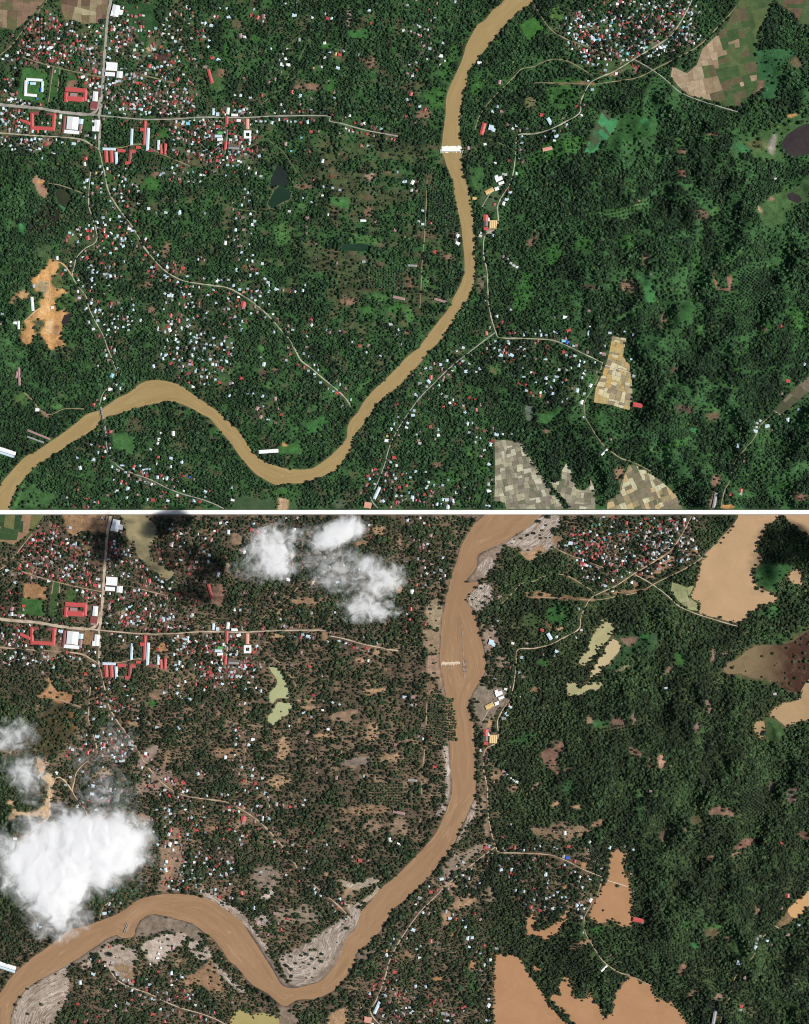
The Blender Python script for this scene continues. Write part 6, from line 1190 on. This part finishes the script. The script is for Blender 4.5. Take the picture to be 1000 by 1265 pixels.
    # regular oil palm plots
    plots = [(L('742,262 775,257 800,245 803,250 786,262 776,272 746,270'), 4.2, -12, (0.055, 0.13, 0.045)), (L('910,335 940,330 950,375 918,385'), 3.2, 35, None),
             (L('790,528 838,522 846,542 800,548'), 3.2, 0, None), (L('530,225 560,225 566,280 528,272'), 3.0, 5, None), (L('455,330 500,330 500,362 455,355'), 3.2, 0, None), (L('560,52 600,100'), 1, 0, None)]
    forced = []
    for Pp, s_, a_, tn in plots:
        if len(Pp) < 3: continue
        d = sdist(Pp, cand[:, 0], cand[:, 1]); cand = cand[d > 0]
        Pn = np.asarray(Pp); c0 = Pn.mean(0); ext = 60
        u = np.arange(-ext, ext, s_); U, W = np.meshgrid(u, u)
        c, q = math.cos(R(a_)), math.sin(R(a_))
        g2 = np.stack([c0[0] + U * c - W * q, c0[1] + U * q + W * c], -1).reshape(-1, 2) + r.normal(0, .42, (U.size, 2))
        g2 = g2[sdist(Pp, g2[:, 0], g2[:, 1]) < 0]
        forced.append((g2, tn))
    x, y = cand[:, 0], cand[:, 1]
    dens = samp(D, x, y)
    ok = r.random(len(x)) < dens
    x, y = x[ok], y[ok]
    kind = np.where(r.random(len(x)) < np.where(x < 600, .50, .38), r.integers(PALM0, 6, len(x)), r.integers(0, PALM0, len(x)))
    clump = fbm(x, y, 14, 111, 3)
    rad = (2.35 + 3.7 * r.random(len(x)) ** 2.0 + 2.8 * np.clip(clump - .46, 0, .3) * 3) * np.where(x > 640, .98, .9 + .06 * t)
    for g2, tn in forced:
        x = np.concatenate([x, g2[:, 0]]); y = np.concatenate([y, g2[:, 1]])
        kind = np.concatenate([kind, r.integers(PALM0, 6, len(g2))]); rad = np.concatenate([rad, r.uniform(3.8, 5.4, len(g2))])
    inside = (y > gy[0] + 1.5) & (y < gy[-1] - 2.5)
    if t == 0: inside &= y < 627.0
    else: inside &= y > 2.0
    ii = np.clip(((x + 65) / .5).astype(int), 0, OC.shape[1] - 1); jj = np.clip(((y - ocy[0] + .25) / .5).astype(int), 0, OC.shape[0] - 1)
    inside &= ~OC[jj, ii]
    x, y, kind, rad = x[inside], y[inside], kind[inside], rad[inside]
    # single big trees: along the banks, round the towns and on the slopes
    big = [(25, 92.5, 10.5, 'town'), (25.5, 104, 11.5, 'town'), (137, 543, 10, 'town'), (129, 26, 10, 'town')] if True else []
    rs = smooth_poly(RIVER_B if t else RIVER_A, 2.0)
    ro_ = offset_poly(rs, 3.4)
    for k in r.permutation(len(ro_)):
        if len(big) >= 84: break
        px, py = ro_[k] + r.normal(0, .5, 2)
        if not (2 < px < 998 and 4 < py < 626): continue
        if any((px - b[0]) ** 2 + (py - b[1]) ** 2 < 30 for b in big): continue
        if t and float(samp(D, px, py)) < .25: continue
        big.append((px, py, r.uniform(5.2, 8.0), 'bank1' if k < len(ro_) * .5 else 'bank2'))
    for k in r.permutation(len(x)):
        if len(big) >= 150: break
        px, py = x[k], y[k]
        if not (4 < px < 996 and 4 < py < 624) or float(samp(allw, px, py)) < 4: continue
        big.append((px, py, r.uniform(5.6, 7.8), 'hill' if px > 640 else 'town' if px < 250 and py < 215 else 'grove'))
    BL = {'bank1': ('wide crowned tree on the town side bank', 'big trees on the town side river bank'), 'bank2': ('wide crowned tree on the far bank', 'big trees on the river bank across from the town'), 'town': ('tall tree between the houses near', 'tall trees between the town houses'),
          'hill': ('tall hill tree near', 'tall trees in the eastern hills'), 'grove': ('tall grove tree near', 'tall trees in the village groves')}
    def bank_place(px, py):
        if py < 180 and px > 480: return 'above the weir'
        if py < 345 and px > 480: return 'between weir and factory'
        if px > 455: return 'below the factory'
        if px > 270: return 'round the big river bend'
        if px > 135: return 'above the bridge site'
        return 'west of the bridge site'
    MARKS = [('the crossroads', 122, 142), ('the red roofed school', 53, 149), ('the white warehouses', 139, 86), ('the sports field', 40, 100), ('the brown parcels', 30, 15), ('the white hall', 150, 15), ('the pond', 345, 235), ('the quarry', 55, 390),
             ('the swamp', 58, 270), ('the winding village road', 220, 345), ('the lane to the bridge', 112, 360), ('the hamlet above the bend', 250, 450), ('the long red shed', 260, 94), ('the narrow straight road', 400, 145), ('the northern groves', 400, 50),
             ('the grove strips', 450, 300), ('the long pale barn', 493, 368), ('the dense village', 780, 40), ('the large paddy field', 880, 90), ('the marsh lake', 960, 175), ('the wide meadow', 950, 255), ('the small canal', 740, 165), ('the factory', 605, 275),
             ('the row of white huts', 632, 325), ('the plantation slope', 775, 262), ('the bare crescent', 895, 350), ('the hill clearing', 800, 360), ('the red barn', 790, 500), ('the patchwork beside the house row', 650, 590), ('the straw paddy parcels', 800, 605),
             ('the long narrow field', 975, 490), ('the hill barn', 882, 618), ('the village south of the river', 200, 590), ('the grey road', 520, 490), ('the riverside shed', 340, 555), ('the long forest shed', 24, 463), ('the eastern earth road', 900, 570), ('the hilltop woods', 870, 440)]
    def place(px, py):
        return min(MARKS, key=lambda m: (m[1] - px) ** 2 + (m[2] - py) ** 2)[0]
    def tint_at(px, py, n):
        px, py = np.asarray(px, float), np.asarray(py, float)
        m = fbm(px, py, 34, 101, 4); v = r.random(n); m = np.where(px > 620, .42 + (m - .5) * 1.7 + .22 * samp(valley, px, py), m)
        q = np.clip(.15 + .9 * (m - .35) * 1.6 + 1.0 * (v - .42), 0, 1.35)[:, None]
        if t == 0: c = np.array((0.010, 0.022, 0.012)) * (1 - q) + np.array((0.042, 0.098, 0.038)) * q
        else: c = np.array((0.016, 0.026, 0.013)) * (1 - q) + np.array((0.046, 0.074, 0.030)) * q
        h = sstep(640, 760, px)[:, None] * .5
        if t: c = c * (1 - h) + (np.array((0.014, 0.027, 0.013)) * (1 - q) + np.array((0.042, 0.090, 0.033)) * q) * h
        lush = samp(C, px, py); gr = np.clip((lush[:, 1:2] - 1.6 * lush[:, 0:1]) * 12, 0, .6)
        c = c * (1 - gr) + np.clip(lush, 0, .15) * .9 * gr
        dry = (r.random((n, 1)) < .05) * (px < 1e9).reshape(-1, 1)
        c = np.where(dry, c * np.array((1.9, 1.25, 1.0)), c)
        return c * (0.85 + .3 * r.random((n, 1)))
    for n_, (px, py, rr, zn) in enumerate(big):
        kd = n_ % 4 if n_ < 4 else (4 + n_ % 2 if n_ < 6 else (int(r.integers(0, 4)) if zn != 'grove' else int(r.integers(0, 6))))
        la, gr = BL[zn]
        if kd >= PALM0: la, gr = la.replace('tree', 'palm', 1), gr.replace('trees', 'palms')
        la = la + ' ' + (bank_place(px, py) if zn[:4] == 'bank' else place(px, py)); gr = gr + ' ' + la.split(' near ')[-1] if zn[:4] != 'bank' else gr + ' ' + bank_place(px, py)
        tn = tint_at(np.array([px]), np.array([py]), 1)[0] * (.8 if zn[:4] == 'bank' else .95)
        make_tree(kd, wx(px), wy(py, t), samp(H, px, py) - .2, rr if kd < PALM0 else rr * .85, tn, f'{la}, {SUFFIX[t]}', f'{gr}, {SUFFIX[t]}', float(r.uniform(0, 6.28)))
        m = (x - px) ** 2 + (y - py) ** 2 > (rr / S * .75) ** 2
        x, y, kind, rad = x[m], y[m], kind[m], rad[m]
    n = len(x)
    P3 = np.stack([wx(x), wy(y, t), samp(H, x, y) - .3], -1)
    me = bpy.data.meshes.new('woodland')
    me.vertices.add(n); me.vertices.foreach_set('co', P3.astype(np.float32).ravel())
    for nm, ty, val, key in (('tint', 'FLOAT_VECTOR', tint_at(x, y, n), 'vector'), ('turn', 'FLOAT', r.uniform(0, 6.28, n), 'value'), ('size', 'FLOAT', rad, 'value'), ('variety', 'INT', kind, 'value')):
        a = me.attributes.new(nm, ty, 'POINT')
        a.data.foreach_set(key, np.asarray(val, np.int32 if ty == 'INT' else np.float32).ravel())
    me.update()
    wd = new_obj('woodland', me)
    wd['kind'] = 'stuff'; wd['category'] = 'trees'; wd['label'] = ['mass of dark green trees and palms covering the green valley', 'mass of dull green trees standing in mud across the flooded valley'][t]
    mod = wd.modifiers.new('trees', 'NODES'); mod.node_group = tree_nodes()
    print('tile', t, 'houses', len(good), 'single', len(near), 'trees', n)
    return dict(samp=samp, H=H, stamp=stamp, sdr=sdr, D=D, gx=gx, gy=gy)

_tn = []
def tree_nodes():
    if _tn: return _tn[0]
    ng = bpy.data.node_groups.new('scatter_trees', 'GeometryNodeTree')
    ng.interface.new_socket('Geometry', in_out='INPUT', socket_type='NodeSocketGeometry')
    ng.interface.new_socket('Geometry', in_out='OUTPUT', socket_type='NodeSocketGeometry')
    N, K = ng.nodes, ng.links
    gi, go = N.new('NodeGroupInput'), N.new('NodeGroupOutput')
    join = N.new('GeometryNodeJoinGeometry')
    for c, k in reversed(tree_protos):
        j = N.new('GeometryNodeJoinGeometry')
        for ob in (c, k):
            oi = N.new('GeometryNodeObjectInfo'); oi.transform_space = 'ORIGINAL'; oi.inputs[0].default_value = ob
            K.new(oi.outputs['Geometry'], j.inputs[0])
        g2 = N.new('GeometryNodeGeometryToInstance'); K.new(j.outputs[0], g2.inputs[0]); K.new(g2.outputs[0], join.inputs[0])
    iop = N.new('GeometryNodeInstanceOnPoints')
    K.new(gi.outputs[0], iop.inputs['Points']); K.new(join.outputs[0], iop.inputs['Instance'])
    iop.inputs['Pick Instance'].default_value = True
    def attr(nm, ty):
        a = N.new('GeometryNodeInputNamedAttribute'); a.data_type = ty; a.inputs[0].default_value = nm
        return a.outputs[0]
    K.new(attr('variety', 'INT'), iop.inputs['Instance Index'])
    cx = N.new('ShaderNodeCombineXYZ'); K.new(attr('turn', 'FLOAT'), cx.inputs[2])
    er = N.new('FunctionNodeEulerToRotation'); K.new(cx.outputs[0], er.inputs[0]); K.new(er.outputs[0], iop.inputs['Rotation'])
    sx = N.new('ShaderNodeCombineXYZ'); sz = attr('size', 'FLOAT')
    for i in range(3): K.new(sz, sx.inputs[i])
    K.new(sx.outputs[0], iop.inputs['Scale'])
    K.new(iop.outputs[0], go.inputs[0])
    _tn.append(ng)
    return ng

TILE = [build_tile(0), build_tile(1)]
# ------------------------------------------------------------------ weir, bridge, wreckage
def box(x0, x1, y0, y1, z0, z1):
    V = [(x0, y0, z0), (x1, y0, z0), (x1, y1, z0), (x0, y1, z0), (x0, y0, z1), (x1, y0, z1), (x1, y1, z1), (x0, y1, z1)]
    F = [(0, 3, 2, 1), (4, 5, 6, 7), (0, 1, 5, 4), (1, 2, 6, 5), (2, 3, 7, 6), (3, 0, 4, 7)]
    return V, F
def boxes(name, bs, mat, parent=None):
    V, F = [], []
    for b in bs:
        v, f = box(*b); n = len(V)
        V += v; F += [tuple(n + i for i in q) for q in f]
    return new_obj(name, mesh_from(name, V, F, [mat]), parent)

def foam_sheet(name, w, d, mat, parent, seed, amp=1.0, ragged=.3):
    nx, ny = 44, 12
    V, F = [], []
    for j in range(ny):
        for i in range(nx):
            u, v = i / (nx - 1), j / (ny - 1)
            y = (v - .5) * d
            if j in (0, ny - 1): y += (float(vnoise(i * 3.0, j * 7, 6, seed)) - .5) * d * ragged * 2
            z = .1 + amp * float(vnoise(i * 2.0, j * 2.0, 3.1, seed + 1)) * math.sin(math.pi * v) ** .5 * (.3 if i in (0, nx - 1) else 1)
            V.append(((u - .5) * w, y, z))
    for j in range(ny - 1):
        for i in range(nx - 1):
            a = j * nx + i
            F.append((a, a + 1, a + nx + 1, a + nx))
    return new_obj(name, mesh_from(name, V, F, [mat], True), parent)

w = thing('weir', 'concrete weir across the ochre river with a white band of foam', 'weir', (float(wx(558.5)), float(wy(186.5, 0)), -1.0), R(1))
boxes('sill', [(-38, 38, -2.2, 1.0, -3, 0.9)], M_CONC, w)
boxes('abutment', [(-44, -38, -7, 8, -3, 3.2)], M_CONC, w); boxes('abutment', [(38, 44, -7, 8, -3, 3.2)], M_CONC, w)
f = foam_sheet('foam', 75, 22, M_FOAM, w, 201, 1.2, .2); f.location = (0, 8, 0)

w = thing('weir', 'broken concrete weir under muddy water between bank and rubble wall', 'weir', (float(wx(557)), float(wy(184.5, 1)), -1.0), R(2))
boxes('sill', [(-34, 34, -1.5, 1.0, -3, 0.5)], M_CONC, w)
f = foam_sheet('foam', 70, 10, M_FOAM2, w, 211, .8, .6); f.location = (0, 3, 0)
for k in range(4): boxes('pier', [(-10 + k * 12, -8 + k * 12, -16, -13, -3, .9)], M_CONC, w)

rr = np.random.default_rng(9)
M_RUBBLE = mat_noisy('rubble', (0.22, 0.165, 0.12), (0.36, 0.28, 0.21), 0.2)
tw = thing('rubble_wall', 'broken line of rubble running along the swollen river above the weir', 'wall', (float(wx(572)), float(wy(165, 1)), -1.0))
bs = []
for k in range(90):
    v = rr.random(); yy = (40 - v * 78) * S + 6
    if rr.random() < .35 and v < .6: continue
    xx = (-1.5 + 3.5 * v + rr.normal(0, .35)) * S; s = rr.uniform(.6, 1.9) * (1.7 if v > .75 else 1)
    bs.append((xx - s, xx + s, yy - s * 1.6, yy + s * 1.6, -2, rr.uniform(.2, 1.5)))
boxes('rubble', bs, M_RUBBLE, tw)
bs = []
for k in range(14):
    xx, yy = rr.normal(10, 4), rr.normal(-63, 14); s = rr.uniform(1.2, 3)
    bs.append((xx - s, xx + s, yy - s, yy + s, -2, rr.uniform(.5, 2)))
boxes('rubble', bs, M_STEEL, tw)

bx0, by0, bx1, by1 = BRIDGE
ax, ay, cx, cy = float(wx(bx0)), float(wy(by0, 0)), float(wx(bx1)), float(wy(by1, 0))
ln = math.hypot(cx - ax, cy - ay); ang = math.atan2(cy - ay, cx - ax)
b = thing('bridge', 'dark steel truss bridge crossing the ochre river', 'bridge', ((ax + cx) / 2, (ay + cy) / 2, 0), ang)
boxes('deck', [(-ln / 2, ln / 2, -2.9, 2.9, 2.2, 3.0)], M_CONC, b)
for sy in (-3.3, 3.3):
    bs = [(-ln / 2, ln / 2, sy - .35, sy + .35, 2.0, 3.2), (-ln / 2 + 5, ln / 2 - 5, sy - .35, sy + .35, 7.6, 8.2)]
    bs += [(-ln / 2 + 5 + k * (ln - 10) / 14 - .3, -ln / 2 + 5 + k * (ln - 10) / 14 + .3, sy - .3, sy + .3, 3.2, 7.6) for k in range(15)]
    boxes('truss', bs, M_STEEL, b)
boxes('cross_brace', [(-ln / 2 + 5 + k * (ln - 10) / 14 - .25, -ln / 2 + 5 + k * (ln - 10) / 14 + .25, -3, 3, 7.7, 8.1) for k in range(15)], M_STEEL, b)
for k in (-.3, .05, .36): boxes('pier', [(k * ln - 1.2, k * ln + 1.2, -2.6, 2.6, -5, 2.2)], M_CONC, b)

x0, y0, x1, y1 = 153, 517.5, 158, 504
ax, ay, cx, cy = float(wx(x0)), float(wy(y0, 1)), float(wx(x1)), float(wy(y1, 1))
ln = math.hypot(cx - ax, cy - ay); ang = math.atan2(cy - ay, cx - ax)
b = thing('bridge_wreck', 'dark fallen bridge span lying in the brown river', 'bridge', ((ax + cx) / 2, (ay + cy) / 2, -1), ang)
b.rotation_euler = (R(7), R(1.5), ang)
boxes('deck', [(-ln / 2, ln / 2, -1.6, 1.6, -.4, 0.5)], M_CONC, b)
for sy in (-2.2, 2.2):
    boxes('truss', [(-ln / 2, ln / 2, sy - .5, sy + .5, -.5, .9), (-ln / 2 + 3, ln / 2 - 4, sy - .4, sy + .4, 2.4, 3)] + [(-ln / 2 + 3 + k * (ln - 7) / 7 - .3, -ln / 2 + 3 + k * (ln - 7) / 7 + .3, sy - .3, sy + .3, .9, 2.4) for k in range(8)], M_STEEL, b)

# ------------------------------------------------------------------ driftwood and debris strewn over the sand banks
sp_, Vd, Fd = TILE[1]['samp'], [], []
for P, col, dens, fe, en in P_FLOOD:
    if not (col[2] > .19 and col[0] > .3): continue
    P = np.asarray(P); lo, hi = P.min(0), P.max(0)
    n = int(parea(P) * .9)
    q = rr.uniform(lo, hi, (n * 3, 2)); q = q[sdist(P, q[:, 0], q[:, 1]) < 0][:n]
    base_a = R(-25) if lo[1] > 440 else R(60)
    for x, y in q:
        if float(sp_(TILE[1]['sdr'], x, y)) < .8 or float(fbm(x + y * .6, y * 2.5 - x * .8, 9, 188, 3)) < .52: continue
        a = base_a + rr.normal(0, .35); l = rr.uniform(2.5, 9); w_ = rr.uniform(.25, .6)
        X0, Y0, z = float(wx(x)), float(wy(y, 1)), float(sp_(TILE[1]['H'], x, y))
        c, s = math.cos(a), math.sin(a); i = len(Vd)
        for u in (-l, l):
            for v, h in ((-w_, -.2), (w_, -.2), (0, w_ * 1.6)):
                Vd.append((X0 + u * c - v * s, Y0 + u * s + v * c, z + h + .2))
        Fd += [(i, i + 1, i + 4, i + 3), (i + 1, i + 2, i + 5, i + 4), (i + 2, i, i + 3, i + 5), (i, i + 2, i + 1), (i + 3, i + 4, i + 5)]
dw = new_obj('driftwood', mesh_from('driftwood', Vd, Fd, [M_WOOD])); dw['kind'] = 'stuff'; dw['category'] = 'driftwood'; dw['label'] = 'pale logs and debris strewn over the flooded sand banks'

# ------------------------------------------------------------------ clouds
CLOUD_H = 720.0
def cloud(label, lobes, dens, thick, rough, seed, gain=2.2, bias=.35, group=None, true_pos=False, scale=0.014):
    """lobes: (x, y, rx, ry, weight) where the cloud shows from above (whole layout units)"""
    fct = 1.0 if true_pos else (CAM_H - CLOUD_H) / CAM_H
    Ls = []
    for i, (x, y, rx, ry, wt) in enumerate(lobes):
        X0, Y0 = (x - 500) * S * fct, (632.5 - y) * S * fct
        rz = thick * (.75 + .5 * ((seed * 13 + i * 7) % 10) / 10) * (.6 + .4 * wt)
        Ls.append((X0, Y0, rz * .25, rx * 1.45 * S * fct, ry * 1.45 * S * fct, rz, wt))
    cxx = sum(l[0] for l in Ls) / len(Ls); cyy = sum(l[1] for l in Ls) / len(Ls)
    bm = bmesh.new()
    for l in Ls:
        m = bmesh.ops.create_icosphere(bm, subdivisions=3, radius=1.0)
        for v in m['verts']:
            v.co = (v.co.x * l[3] + l[0] - cxx, v.co.y * l[4] + l[1] - cyy, v.co.z * l[5] + l[2])
    me = bpy.data.meshes.new('cloud'); bm.to_mesh(me); bm.free()
    o = new_obj('cloud', me); o.location = (cxx, cyy, CLOUD_H)
    md = o.modifiers.new('union', 'REMESH'); md.mode = 'VOXEL'; md.voxel_size = 7.0
    o['label'] = label; o['category'] = 'cloud'
    if group: o['group'] = group
    m, nt, out = nodes_mat('cloud_vapour')
    N, K = nt.nodes, nt.links
    tc = N.new('ShaderNodeTexCoord').outputs['Object']
    def math_(op, a, b=None, cl=False):
        n = N.new('ShaderNodeMath'); n.operation = op; n.use_clamp = cl
        for i, v in enumerate((a, b)):
            if v is None: continue
            if hasattr(v, 'is_linked'): K.new(v, n.inputs[i])
            else: n.inputs[i].default_value = v
        return n.outputs[0]
    field = None
    for l in Ls:
        mp = N.new('ShaderNodeMapping'); mp.vector_type = 'POINT'
        mp.inputs['Scale'].default_value = (1 / l[3], 1 / l[4], 1 / l[5])
        mp.inputs['Location'].default_value = (-(l[0] - cxx) / l[3], -(l[1] - cyy) / l[4], -l[2] / l[5])
        K.new(tc, mp.inputs[0])
        vl = N.new('ShaderNodeVectorMath'); vl.operation = 'LENGTH'; K.new(mp.outputs[0], vl.inputs[0])
        e = math_('MULTIPLY', math_('SUBTRACT', 1.0, vl.outputs['Value'], True), l[6])
        field = e if field is None else math_('ADD', field, e)
    nz = N.new('ShaderNodeTexNoise'); nz.inputs['Scale'].default_value = scale; nz.inputs['Detail'].default_value = 8; nz.inputs['Roughness'].default_value = .68; nz.inputs['Distortion'].default_value = .5
    mp = N.new('ShaderNodeMapping'); mp.inputs['Scale'].default_value = (1, 1, .35); mp.inputs['Location'].default_value = (seed * 311.0, seed * 97.0, 0); K.new(tc, mp.inputs[0]); K.new(mp.outputs[0], nz.inputs['Vector'])
    nn = math_('MULTIPLY', math_('SUBTRACT', nz.outputs[0], .5), rough)
    raw = math_('SUBTRACT', math_('ADD', math_('MULTIPLY', field, gain), nn), bias)
    edge = math_('MULTIPLY', field, 6.0, True)          # thins out to nothing at the rim
    rc = math_('MULTIPLY', raw, 1.0, True)
    d = math_('MULTIPLY', math_('MULTIPLY', math_('MULTIPLY', rc, rc), edge), dens)
    halo = math_('MULTIPLY', math_('SUBTRACT', math_('ADD', math_('MULTIPLY', field, 1.3), math_('MULTIPLY', nn, .75)), .16), 1.0, True)
    d = math_('ADD', d, math_('MULTIPLY', math_('MULTIPLY', halo, edge), min(dens, .09) * .3))
    pv = N.new('ShaderNodeVolumePrincipled')
    pv.inputs['Color'].default_value = (.995, .995, .995, 1); pv.inputs['Anisotropy'].default_value = 0.0
    K.new(d, pv.inputs['Density']); K.new(pv.outputs[0], out.inputs['Volume'])
    try: m.cycles.volume_step_rate = 0.4
    except Exception: pass
    me.materials.append(m)
    return o

cloud('thick bright white cloud hiding the north bank of the flooded river', [(92, 1062, 56, 42, 1.4), (58, 1080, 44, 38, 1.2), (125, 1040, 48, 34, 1.0), (72, 1125, 36, 32, 1.0), (35, 1045, 40, 34, .6), (150, 1050, 36, 44, .6), (85, 1018, 50, 26, .6), (12, 1070, 30, 30, .5), (165, 1035, 26, 30, .4)], .15, 46, 2.7, 1, 1.1, .36, scale=.02)
cloud('small soft cloud over the swamp west of the winding lane', [(18, 908, 26, 19, .8), (4, 918, 22, 16, .7), (30, 900, 16, 14, .5)], .055, 24, 3.4, 2, 1.0, .30, scale=.03)
cloud('small soft cloud over the sandy haul road of the quarry', [(38, 962, 22, 28, .9), (26, 950, 20, 18, .6), (12, 952, 18, 14, .4)], .055, 24, 3.4, 3, 1.0, .30, scale=.03)
cloud('thin ragged haze cloud over the winding village road', [(128, 958, 34, 26, .6), (145, 915, 22, 22, .6), (120, 985, 28, 18, .5), (150, 985, 28, 18, .5), (98, 935, 18, 16, .4)], .035, 24, 3.4, 4, 1.1, .32, scale=.028)
cloud('round white puff of cloud over the northern groves', [(335, 684, 28, 34, .95), (340, 668, 20, 20, .7), (345, 697, 18, 18, .8), (318, 670, 20, 16, .5)], .09, 26, 3.6, 5, 1.05, .30, scale=.028)
cloud('small faint puff beside the round white cloud', [(308, 701, 24, 15, .8), (320, 703, 16, 10, .5)], .045, 20, 3.4, 6, 1.0, .30, scale=.03)
cloud('bright streak of cloud slanting over the northern groves', [(424, 655, 24, 15, 1.2), (410, 663, 20, 13, 1.1), (398, 671, 14, 11, .9), (434, 650, 20, 11, 1.0), (372, 660, 24, 13, .55)], .11, 28, 3.2, 7, 1.2, .32, scale=.026)
cloud('wide thin veil of cloud between the streak and the ragged bank', [(410, 697, 38, 24, .7), (385, 692, 26, 18, .5), (420, 715, 26, 18, .7), (435, 690, 22, 14, .5), (400, 722, 20, 14, .4)], .04, 24, 3.6, 8, 1.1, .32, scale=.028)
cloud('ragged white cloud bank over the groves beside the river', [(470, 710, 28, 22, .95), (457, 735, 26, 22, .7), (482, 716, 16, 16, .7), (450, 754, 28, 14, .8), (475, 757, 22, 13, .6), (450, 697, 18, 16, .6), (436, 748, 16, 16, .4)], .08, 26, 3.8, 9, 1.05, .32, scale=.028)
# the cloud east of the view whose shadow lies on the flooded field
sh = CLOUD_H / math.tan(R(SUN_EL)) / S
sdx, sdy = math.sin(R(SUN_AZ)) * sh, -math.cos(R(SUN_AZ)) * sh
cloud('dense cloud standing east of the flooded paddy field', [(966 + sdx, 672 + sdy, 30, 24, 1.2), (950 + sdx, 702 + sdy, 20, 18, .8), (992 + sdx, 662 + sdy, 24, 18, .9), (944 + sdx, 728 + sdy, 14, 10, .5), (1000 + sdx, 690 + sdy, 20, 24, .7)], .065, 36, 3.4, 10, 1.3, .25, true_pos=True)
